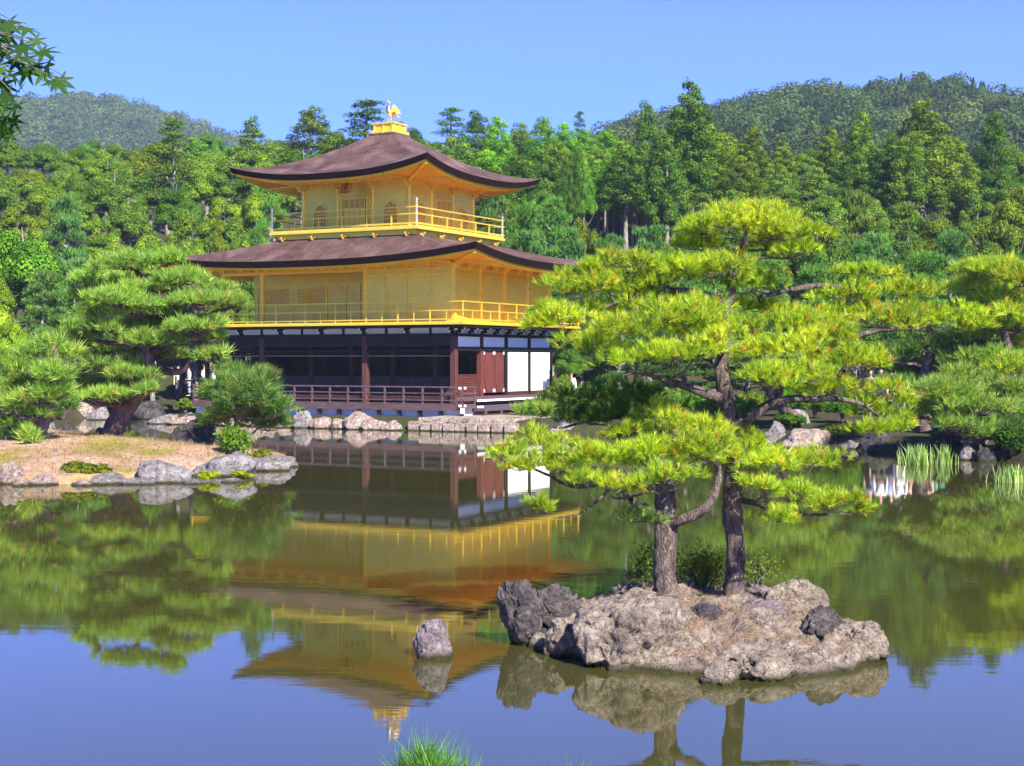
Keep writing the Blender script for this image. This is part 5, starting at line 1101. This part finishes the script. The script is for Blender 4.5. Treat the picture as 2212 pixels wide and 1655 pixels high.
ru(1660, 1338, 58, 38, 14.6, 'rock_purple', 'purplish flat-faced rock in the middle of the islet', 8, group=G1)
ru(1782, 1366, 46, 48, 13.9, 'rock_dark', 'lichen-topped dark rock on the right of the islet', 9, group=G1, amp=.22)
ru(1856, 1396, 54, 50, 13.75, 'rock_warm', 'blocky rock at the right tip of the islet', 10, group=G1)
ru(1550, 1456, 42, 30, 12.75, 'rock_warm', 'small upright golden rock at the front waterline of the islet', 11, group=G1, amp=.1)
ru(1650, 1445, 72, 30, 13.0, 'rock_warm', 'low pale rock at the front waterline right of the golden rock', 12, group=G1)
ru(1755, 1435, 70, 32, 13.35, 'rock_warm', 'broad low rock along the right front edge of the islet', 13, group=G1)
ru(1527, 1330, 36, 22, 14.3, 'rock_dark', 'small dark rock below the gap between the two trunks', 15, group=G1)
ru(1835, 1440, 34, 22, 13.55, 'rock_warm', 'small low stone below the right tip rock of the islet', 16, group=G1)
ru(940, 1383, 42, 36, 13.9, 'rock_purple', 'lone pointed purple-grey rock rising from open water', 17, sink=.25, amp=.1, cuts=5)
G2 = 'rocks edging the left island'
for a in (((18, 1016, 28, 30, 33.2), 'rock_pink', 'rounded pinkish boulder cut by the left edge of the view'), ((126, 992, 24, 20, 36), 'rock_grey', 'grey rock poking from the bare earth at left'), ((92, 1038, 34, 9, 33), 'rock_pink', 'flat pale stone at the waterline left of the low shrub'),
          ((236, 1033, 46, 12, 33.2), 'rock_grey', 'long flat stone at the waterline right of the low shrub'), ((296, 1042, 44, 8, 33), 'rock_grey', 'thin slab at the waterline below the humped rock'), ((352, 1020, 54, 26, 33.6), 'rock_grey', 'large humped grey rock in the middle of the left island front'),
          ((477, 1001, 66, 26, 35.5), 'rock_grey', 'broadest grey boulder behind the bright moss'), ((577, 1003, 44, 18, 37.2), 'rock_grey', 'grey rock at the right tip of the left island'), ((618, 999, 24, 11, 38.4), 'rock_grey', 'small pointed outer stone at the tip of the left island'),
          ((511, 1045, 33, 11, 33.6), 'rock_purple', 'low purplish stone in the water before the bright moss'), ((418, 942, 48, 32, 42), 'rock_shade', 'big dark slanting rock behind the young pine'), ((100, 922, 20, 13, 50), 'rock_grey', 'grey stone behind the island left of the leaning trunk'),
          ((144, 928, 27, 10, 50), 'rock_shade', 'dark stone behind the island left of the leaning trunk'), ((40, 1046, 22, 8, 32.6), 'rock_pink', 'small stone in the water by the pinkish boulder'), ((175, 1045, 26, 8, 32.7), 'rock_pink', 'low stone under the shrub on the left island'), ((410, 1043, 30, 8, 33.2), 'rock_grey', 'low stone at the waterline left of the bright moss')):
    (u, v, hw, hh, d), mk, lb = a; ru(u, v, hw, hh, d, mk, lb, int(u)+40, group=G2, sink=.35, sub=4)
G3 = 'stones along the far bank'
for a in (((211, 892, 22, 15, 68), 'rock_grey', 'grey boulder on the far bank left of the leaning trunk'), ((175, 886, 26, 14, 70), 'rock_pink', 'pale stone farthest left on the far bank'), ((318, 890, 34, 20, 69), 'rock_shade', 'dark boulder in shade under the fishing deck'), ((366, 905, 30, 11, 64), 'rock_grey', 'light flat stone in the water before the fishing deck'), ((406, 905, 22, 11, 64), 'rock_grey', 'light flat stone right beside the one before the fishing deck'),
          ((1750, 950, 58, 22, 47.0), 'rock_pink', 'big flat reddish boulder lying at the right far waterline'), ((1672, 940, 26, 24, 48.5), 'rock_grey', 'rounded grey boulder left of the reddish one'), ((1722, 912, 30, 26, 51), 'rock_grey', 'upright grey-green stone behind the reddish boulder'), ((1845, 962, 26, 13, 46), 'rock_grey', 'grey stone at the waterline right of the round bush'),
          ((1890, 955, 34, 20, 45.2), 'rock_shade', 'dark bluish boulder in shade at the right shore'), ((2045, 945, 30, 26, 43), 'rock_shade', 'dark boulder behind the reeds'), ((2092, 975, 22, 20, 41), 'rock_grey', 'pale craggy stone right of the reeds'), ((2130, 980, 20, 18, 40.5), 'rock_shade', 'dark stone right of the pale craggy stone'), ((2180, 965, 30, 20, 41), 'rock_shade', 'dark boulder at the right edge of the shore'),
          ((1150, 925, 30, 12, 57), 'rock_grey', 'stone at the bank end right of the retaining wall'), ((1215, 920, 40, 12, 56), 'rock_grey', 'low stone on the bank behind the islet pine foliage')):
    (u, v, hw, hh, d), mk, lb = a; ru(u, v, hw, hh, d, mk, lb, int(u)+80, group=G3, sink=.5, sub=4)
rs = random.Random(5); k = 0
ordn = ['first', 'second', 'third', 'fourth', 'fifth', 'sixth', 'seventh', 'eighth', 'ninth', 'tenth', 'eleventh', 'twelfth', 'thirteenth', 'fourteenth', 'fifteenth']
bx = [-12.6, -11.6, -10.8, -9.9, -9.1, -8.3, -7.5, -6.7, -5.9, -5.0, -4.2, -3.3, -2.5, -1.6, -.8]
big = {9: (.36, .68, 'rock_grey', 'upright grey'), 12: (.55, .66, 'rock_pink', 'large orange-pink'), 3: (.42, .5, 'rock_pink', 'pinkish'), 6: (.42, .55, 'rock_pink', 'pinkish')}
for i, x in enumerate(bx):
    wx, wz, mk, cn = big.get(i, (rs.uniform(.34, .46), rs.uniform(.3, .42), 'rock_pink' if i % 3 else 'rock_grey', 'low pinkish' if i % 3 else 'low grey'))
    X_, Y_ = B(x, -3.25+rs.uniform(-.15, .1)); d = Y_; u = 1106+X_*F/d; v0 = 775.5+CAMZ*F/d
    rock('rock', u, v0-wz*.5*F/d, wx*F/d, wz*.5*F/d, d, mk, f'{cn} stone, {ordn[i]} from left in the row under the pavilion deck', 200+i, group='row of stones under the pavilion deck', sink=.4, sub=4)

# ================================================================ shrubs, moss, reeds
def shrub(name, u, vb, wpx, hpx, d, label, cat, seed, mat='leaf_shrub', n=2600, ls=.05, color=(1, 1, 1, 1), sub=8, stems=True, loose=.0):
    rng = np.random.default_rng(seed); c = np.array(px(u, vb, d)); R = empty(name, tuple(c), 0, label, cat); rx = wpx*d/F; h = hpx*d/F*2; Vs = []; Qs = []; k0 = 0; st = []
    for i in range(sub):
        a = rng.uniform(0, 6.28); q = rng.uniform(0, .72); cc = np.array([math.cos(a)*rx*q, math.sin(a)*rx*q*.7, h*rng.uniform(.4, .78)*(1-.35*q)]); r = np.array([rx*.42, rx*.38, h*.26])*rng.uniform(.75, 1.2)
        P, Nn = shell(cc, r, n//sub, rng, -.7, .35 if loose else .6)
        if loose: P += rng.normal(0, loose, P.shape)
        V, Q = leaves(P, Nn+np.array([0, 0, .4]), ls, rng, .5, .6); Vs.append(V); Qs.append(Q+k0); k0 += len(V)
        if stems:
            st.append(tube([(rng.normal(0, .03), 0, -.05), cc*np.array([.5, .5, .6]), cc], [ls*.28, ls*.2, ls*.07], 5, 3))
            for j in range(4): q = P[rng.integers(len(P))]; st.append(tube([cc*np.array([.6, .6, .7]), (cc+q)/2, q], [ls*.12, ls*.08, ls*.03], 3, 2))
    if stems: mesh_np('stem', *joinQ(st), M['bark_twig'], R, smooth=True)
    f = mesh_np('foliage', np.concatenate(Vs), np.concatenate(Qs), M[mat], R); f.color = color; return R
shrub('leafy_bush', 1524, 1292, 92, 58, 15.9, 'loose light-leaved bush growing between and behind the islet trunks', 'bush', 31, n=2100, ls=.036, color=(.75, .72, .8, 1), sub=18, loose=.07)
shrub('leafy_bush', 1392, 1270, 50, 48, 16.1, 'darker loose bush left of the thick trunk on the islet', 'bush', 32, n=1000, ls=.038, color=(.5, .58, .7, 1), sub=12, loose=.06)
shrub('leafy_bush', 1640, 1272, 44, 44, 16.2, 'sparse bush right of the right trunk on the islet', 'bush', 33, n=650, ls=.036, color=(.75, .74, .8, 1), sub=10, loose=.07)
shrub('low_shrub', 186, 1040, 54, 26, 33.8, 'low olive shrub at the waterline of the left island', 'shrub', 34, n=2600, ls=.10, color=(.72, .62, .5, 1), sub=12)
shrub('creeping_bush', 500, 990, 44, 34, 38.5, 'bright leafy creeper below the young pine on the left island', 'bush', 35, n=2000, ls=.10, color=(.7, .9, .7, 1), sub=16, loose=.10)
shrub('low_shrub', 566, 992, 26, 12, 38, 'small pale shrub behind the tip rocks of the left island', 'shrub', 36, n=500, ls=.10, color=(.8, .7, .6, 1), sub=6)
shrub('moss_cushion', 452, 1040, 30, 13, 33.9, 'bright yellow-green moss cushion hanging over the water', 'moss', 37, n=2200, ls=.06, color=(1.5, 1.35, .6, 1), sub=10, stems=False)
shrub('moss_cushion', 520, 1034, 26, 10, 34.4, 'smaller bright moss cushion beside the low purplish stone', 'moss', 38, n=1600, ls=.06, color=(1.5, 1.35, .6, 1), sub=8, stems=False)
shrub('round_bush', 1815, 968, 52, 28, 47.3, 'clipped round olive bush right of the reddish boulder', 'bush', 39, n=6000, ls=.11, color=(.55, .5, .45, 1), sub=22)
shrub('low_shrub', 1700, 930, 44, 20, 49, 'small dark-leaved shrub between the grey boulders', 'shrub', 40, n=1800, ls=.14, color=(.35, .55, .5, 1), sub=10)
shrub('low_shrub', 1560, 955, 60, 24, 52, 'shrub on the bank behind the islet pines', 'shrub', 41, n=1800, ls=.16, color=(.4, .55, .45, 1), sub=10)
shrub('low_shrub', 1200, 885, 26, 30, 60, 'pale shrub beside the white screens of the pavilion', 'shrub', 42, n=1500, ls=.14, color=(.7, .72, .8, 1), sub=10)
shrub('low_shrub', 400, 888, 22, 14, 67, 'bright grass-like tuft under the fishing deck', 'shrub', 43, n=700, ls=.16, color=(.9, .9, .6, 1), sub=8)
shrub('low_shrub', 2190, 985, 60, 34, 40.5, 'dark shrub at the right edge of the shore', 'shrub', 44, n=3500, ls=.15, color=(.25, .4, .4, 1), sub=14)
def reeds(u, v, wpx, hpx, d, n, label, seed):
    rng = np.random.default_rng(seed); c = np.array(px(u, v, d)); c[2] = 0; rx = wpx*d/F; h = hpx*d/F; V = []; k = 0; Q = []
    for i in range(n):
        b = np.array([rng.normal(0, .42)*rx, rng.normal(0, .3)*rx, -.08]); hh = h*rng.uniform(.55, 1.15); le = np.array([rng.normal(0, .14), rng.normal(0, .14)])*hh; w_ = .011; a = rng.uniform(0, 3.14); s = np.array([math.cos(a), math.sin(a), 0])*w_
        p1 = b+np.array([le[0]*.3, le[1]*.3, hh*.6]); p2 = b+np.array([le[0], le[1], hh])
        V += [b-s, b+s, p1-s*.8, p1+s*.8, p2-s*.15, p2+s*.15]; Q += [(k, k+1, k+3, k+2), (k+2, k+3, k+5, k+4)]; k += 6
    tag(mesh_np('reed_clump', V, Q, M['reed'], None, loc=tuple(c)), label, 'reeds', 'reed clumps in the water')
reeds(1982, 1003, 40, 46, 39.3, 260, 'denser left half of the bright reeds standing in the water', 1)
reeds(2042, 1003, 22, 46, 39.3, 120, 'thinner right clump of the two neighbouring reed clumps', 2)
reeds(2185, 1046, 40, 44, 33.5, 170, 'bright reed clump in the water at the right edge of the view', 3)
# fallen needles and dry grass tufts on the islet
rng = np.random.default_rng(8); P = []; 
while len(P) < 5200:
    x, y = rng.uniform(.3, 3.3), rng.uniform(13, 16.6); z = islet_h(x, y)
    if z > .06: P.append((x, y, z))
P = np.array(P); V, Q = tufts(P, np.tile([0, 0, .35], (len(P), 1)), .05, .003, 3, rng, 1.3)
M['needle_dry'] = leafmat('needle_dry', (.22, .10, .045), (.46, .30, .15), .2, gloss=.03, nscale=3)
tag(mesh_np('fallen_needles', V, Q, M['needle_dry']), 'rust-brown fallen pine needles and dry grass on the islet', 'needles', kind='stuff')
P = []
while len(P) < 6000:
    x, y = rng.uniform(-14, -6), rng.uniform(33.5, 45); z = left_h(x, y)
    if z > .1: P.append((x, y, z))
P = np.array(P); V, Q = tufts(P, np.tile([0, 0, .6], (len(P), 1)), .09, .01, 3, rng, 1.0)
go = mesh_np('grass', V, Q, M['needle_dry']); tag(go, 'thin dry grass on the left island', 'grass', kind='stuff')

# maple twig reaching in at the top left
def maple():
    rng = np.random.default_rng(12); d0 = 4.2; o = np.array(px(-60, 60, d0)); R = empty('maple_tree', tuple(o), 0, 'maple branch with dark pointed leaves reaching in at the top left corner', 'maple tree')
    Vs = []; Fs = []; k0 = 0; st = []
    spots = [(60, 70), (20, 85), (95, 120), (55, 110), (10, 120), (35, 140), (75, 150), (30, 170), (60, 160), (95, 165), (120, 185), (135, 180), (10, 190), (0, 160), (45, 200), (20, 215), (40, 235), (10, 240), (30, 265), (5, 290), (22, 296), (60, 135), (-10, 220), (-10, 265), (80, 95), (0, 100), (-20, 140), (-20, 190), (20, 60), (-20, 90), (105, 150), (5, 275)]
    for k, (u, v) in enumerate(spots):
        c = np.array(px(u, v-6, d0+rng.uniform(-.25, .25)))-o; s = rng.uniform(.042, .056)
        n = unit(np.array([rng.normal(0, .5), -.75+rng.normal(0, .3), rng.normal(.35, .4)])); a = unit(np.array([rng.uniform(-.5, .9), rng.normal(0, .3), -1.0])); a = unit(a-n*(a@n)); b = np.cross(n, a)
        pts = [c-a*s*.15]; cols = 7
        for q in range(cols):
            th = math.radians(-132+q*44); L_ = s*(1-.11*abs(q-3))*1.15; tipd = a*math.cos(th)+b*math.sin(th); pts_ = []
            for off, rr in ((-.30, .36), (-.12, .70), (0, 1.0), (.12, .70)):
                dd = a*math.cos(th+off)+b*math.sin(th+off); pts.append(c+dd*L_*rr+n*(-.10*L_*rr*rr))
        m_ = len(pts); Vs += pts
        for q in range(1, m_-1): Fs.append((k0, k0+q, k0+q+1))
        k0 += m_
        st.append(tube([(0, rng.uniform(-.1, .1), 0), c*np.array([.5, .5, .7])+np.array([0, 0, .03]), c-a*s*.15+np.array([0, 0, .01]), c-a*s*.1], [.006, .0025, .0012, .0008], 4, 3))
    mesh_np('twig', *joinQ(st), M['bark_twig'], R, smooth=True); mesh_np('foliage', Vs, Fs, M['leaf_maple'], R)
    V, Q = tube([(-1.6, .3, -3.5), (-1.2, .2, -.6), (-.6, .1, .15), (0, 0, 0)], [.12, .07, .03, .008], 8, 4, .1, rng); mesh_np('limb', V, Q, M['bark_twig'], R, smooth=True)
maple()

# ================================================================ fences and visitors
def fence(name, pts, d_rails, label, hgt, sp=1.3):
    a, b = np.array(pts[0]), np.array(pts[1]); L_ = np.linalg.norm((b-a)[:2]); n = max(1, round(L_/sp)); R = empty(name, tuple(a), 0, label, 'fence')
    dd = b-a; m = MB()
    for z in d_rails: m.cyl((0, 0, z), (dd[0], dd[1], dd[2]+z), .035, .035, 8)
    m.build('rail', M['fence_wood'], R)
    for i in range(n+1): p = dd*i/n; MB().cyl((p[0], p[1], p[2]-.3), (p[0], p[1], p[2]+hgt), .045, .04, 8).build('post', M['fence_wood'], R)
def gpt(u, d): x = (u-1106)*d/F; return (x, d, ghs(x, d))
fence('rail_fence', (gpt(1235, 62), gpt(1440, 60)), (.95, .55), 'two-rail wooden fence behind the foliage right of the pavilion', 1.0)
fence('rail_fence', (gpt(1880, 52), gpt(2010, 51)), (.62,), 'low single-rail fence before the visitors at right', .66)

def person(loc, face, shirt, legs, hair_c, label, hat=None, h=1.66, bare=False, arm=0):
    """standing figure: one skinned body, with clothes and hair as children"""
    R = empty('person', loc, face, label, 'person', 'visitors standing on the path'); s = h/1.66
    J = {'pel': (0, 0, .88), 'wai': (0, 0, 1.02), 'che': (0, -.01, 1.24), 'nek': (0, -.01, 1.40), 'hb': (0, -.02, 1.47), 'hd': (0, -.035, 1.57), 'ht': (0, -.02, 1.635)}
    E_ = [('pel', 'wai'), ('wai', 'che'), ('che', 'nek'), ('nek', 'hb'), ('hb', 'hd'), ('hd', 'ht')]; Rr = {'pel': .125, 'wai': .11, 'che': .125, 'nek': .05, 'hb': .055, 'hd': .085, 'ht': .055}
    for q, n in ((-1, 'l'), (1, 'r')):
        up = arm if n == 'r' else 0
        J.update({'h'+n: (q*.09, 0, .84), 'k'+n: (q*.10, -.02, .47), 'a'+n: (q*.10, .02, .08), 't'+n: (q*.11, -.13, .03), 's'+n: (q*.17, 0, 1.34), 'e'+n: (q*.22, .02-.06*up, 1.08+.02*up), 'w'+n: (q*(.23-.12*up), -.06-.2*up, .84+.36*up), 'p'+n: (q*(.23-.15*up), -.09-.23*up, .75+.47*up)})
        Rr.update({'h'+n: .09, 'k'+n: .062, 'a'+n: .042, 't'+n: .035, 's'+n: .055, 'e'+n: .042, 'w'+n: .028, 'p'+n: .034})
        E_ += [('pel', 'h'+n), ('h'+n, 'k'+n), ('k'+n, 'a'+n), ('a'+n, 't'+n), ('che', 's'+n), ('s'+n, 'e'+n), ('e'+n, 'w'+n), ('w'+n, 'p'+n)]
        for f in range(4): J[f'f{f}{n}'] = (J['p'+n][0]+(f-1.5)*.018, J['p'+n][1]-.01, J['p'+n][2]-.075+.01*abs(f-1)+.14*up*0); Rr[f'f{f}{n}'] = .008; E_.append(('p'+n, f'f{f}{n}'))
        J['th'+n] = (J['w'+n][0]-q*.035, J['w'+n][1]-.04, J['w'+n][2]-.07); Rr['th'+n] = .009; E_.append(('w'+n, 'th'+n))
    def sk(name, ks, grow, mat, col=None, es=None):
        ks = list(ks); ix = {k: i for i, k in enumerate(ks)}; me = bpy.data.meshes.new(name); me.from_pydata([tuple(c*s for c in J[k]) for k in ks], [(ix[a], ix[b]) for a, b in E_ if a in ix and b in ix], [])
        o = bpy.data.objects.new(name, me); COL.objects.link(o); o.parent = R; md = o.modifiers.new('skin', 'SKIN'); md.use_smooth_shade = True
        for k in ks: r = (Rr[k]+grow)*s; me.skin_vertices[0].data[ix[k]].radius = (r, r*(.78 if k in ('pel', 'wai', 'che') else 1))
        me.skin_vertices[0].data[0].use_root = True; o.modifiers.new('sub', 'SUBSURF').levels = 1; o.modifiers['sub'].render_levels = 1; me.materials.append(M[mat])
        if col: o.color = (*col, 1)
        return o
    sk('body', J.keys(), 0, 'skin')
    sk('shirt', ['che', 'wai', 'pel', 'sl', 'sr', 'el', 'er']+([] if bare else ['wl', 'wr']), .014, 'cloth', shirt)
    sk('trousers', ['pel', 'hl', 'hr', 'kl', 'kr', 'al', 'ar'], .02, 'cloth', legs)
    m = MB(); m.lathe((0, .012*s, 1.575*s), [(.085*s, -.03*s), (.10*s, .0), (.102*s, .035*s), (.08*s, .075*s), (.02*s, .098*s)], 14); hr = m.build('hair', M['hair'], R, smooth=True); hr.location = (0, .018*s, .01)
    fc = MB(); fc.lathe((-.033*s, -.113*s, 1.575*s), [(.006, -.006), (.009, 0), (.006, .006)], 6).lathe((.033*s, -.113*s, 1.575*s), [(.006, -.006), (.009, 0), (.006, .006)], 6); fc.build('eye', M['hair'], R)
    if hat: hm = MB().lathe((0, 0, 1.60*s), [(.19*s, 0), (.18*s, .012), (.105*s, .02), (.10*s, .09), (.03*s, .11)], 16); ho = hm.build('hat', M['cloth'], R); ho.color = (*hat, 1)
    return R
W_ = (.68, .68, .68)
vis = [(1880, 54, .1, (.12, .14, .35), (.08, .08, .1), 'visitor in navy top at the left end of the group at right'), (1903, 53.4, -.2, W_, (.05, .05, .06), 'visitor in white top and black trousers, second in the right group'), (1925, 54.3, .2, (.30, .42, .75), (.1, .1, .2), 'visitor in light blue top beside the one in white'),
       (1945, 53.5, .0, W_, W_, 'visitor dressed all in white with a pale hat behind the low fence'), (1968, 54.5, .3, (.55, .3, .22), (.3, .2, .15), 'visitor in terracotta top right of the white-dressed one'), (1990, 53.8, -.1, (.10, .14, .5), (.12, .15, .4), 'visitor in blue shirt and blue trousers in the right group'),
       (2012, 54.6, .2, (.7, .42, .32), (.4, .3, .25), 'visitor in salmon top near the right end of the group'), (2035, 54, .1, (.03, .28, .16), (.1, .1, .1), 'visitor in green top at the right end of the group')]
for i, (u, d, f, sh, lg_, lb) in enumerate(vis): person(gpt(u, d), f, sh, lg_, None, lb, hat=W_ if i in (3,) else None, h=1.6+.04*(i % 4), bare=i % 2 == 0, arm=1 if i in (2, 5) else 0)
vis2 = [(386, 75.4, .2, W_, (.1, .1, .12), 'visitor in white shirt at the left of the group beyond the fishing deck'), (408, 78.5, -1.1, W_, (.3, .3, .35), 'visitor in white shirt and grey trousers second in the group beyond the fishing deck'), (441, 76.4, 1.4, (.75, .78, .85), (.08, .08, .1), 'visitor in pale blue shirt third in the group beyond the fishing deck'),
        (462, 79.2, .3, W_, (.5, .45, .4), 'visitor in white shirt and beige trousers nearest the pavilion in the left group'), (505, 79, 0, (.7, .25, .25), (.1, .1, .12), 'visitor in red top seen between pavilion posts at left')]
for i, (u, d, f, sh, lg_, lb) in enumerate(vis2): 
    g_ = gpt(u, d); person((g_[0], g_[1], max(g_[2], .78)), f, sh, lg_, None, lb, h=1.62+.03*i, bare=i % 2 == 0)
person((BO[0]+B(0, 9.6)[0]-BO[0]+.5, B(0, 9.6)[1], .48), .3, W_, (.7, .68, .65), None, 'visitor in white standing just past the right corner of the pavilion', h=1.7)

hz = newmat('haze'); pv = N(hz[1], 'ShaderNodeVolumePrincipled'); pv.inputs['Color'].default_value = (.62, .78, 1, 1); pv.inputs['Density'].default_value = .0002; pv.inputs['Anisotropy'].default_value = .0
hz[1].links.new(pv.outputs[0], hz[2].inputs['Volume'])
hb = MB().box((-520, -40, -3), (520, 1560, 330)).build('haze', hz[0]); tag(hb, kind='stuff'); hb['label'] = 'thin blue air haze over the valley'
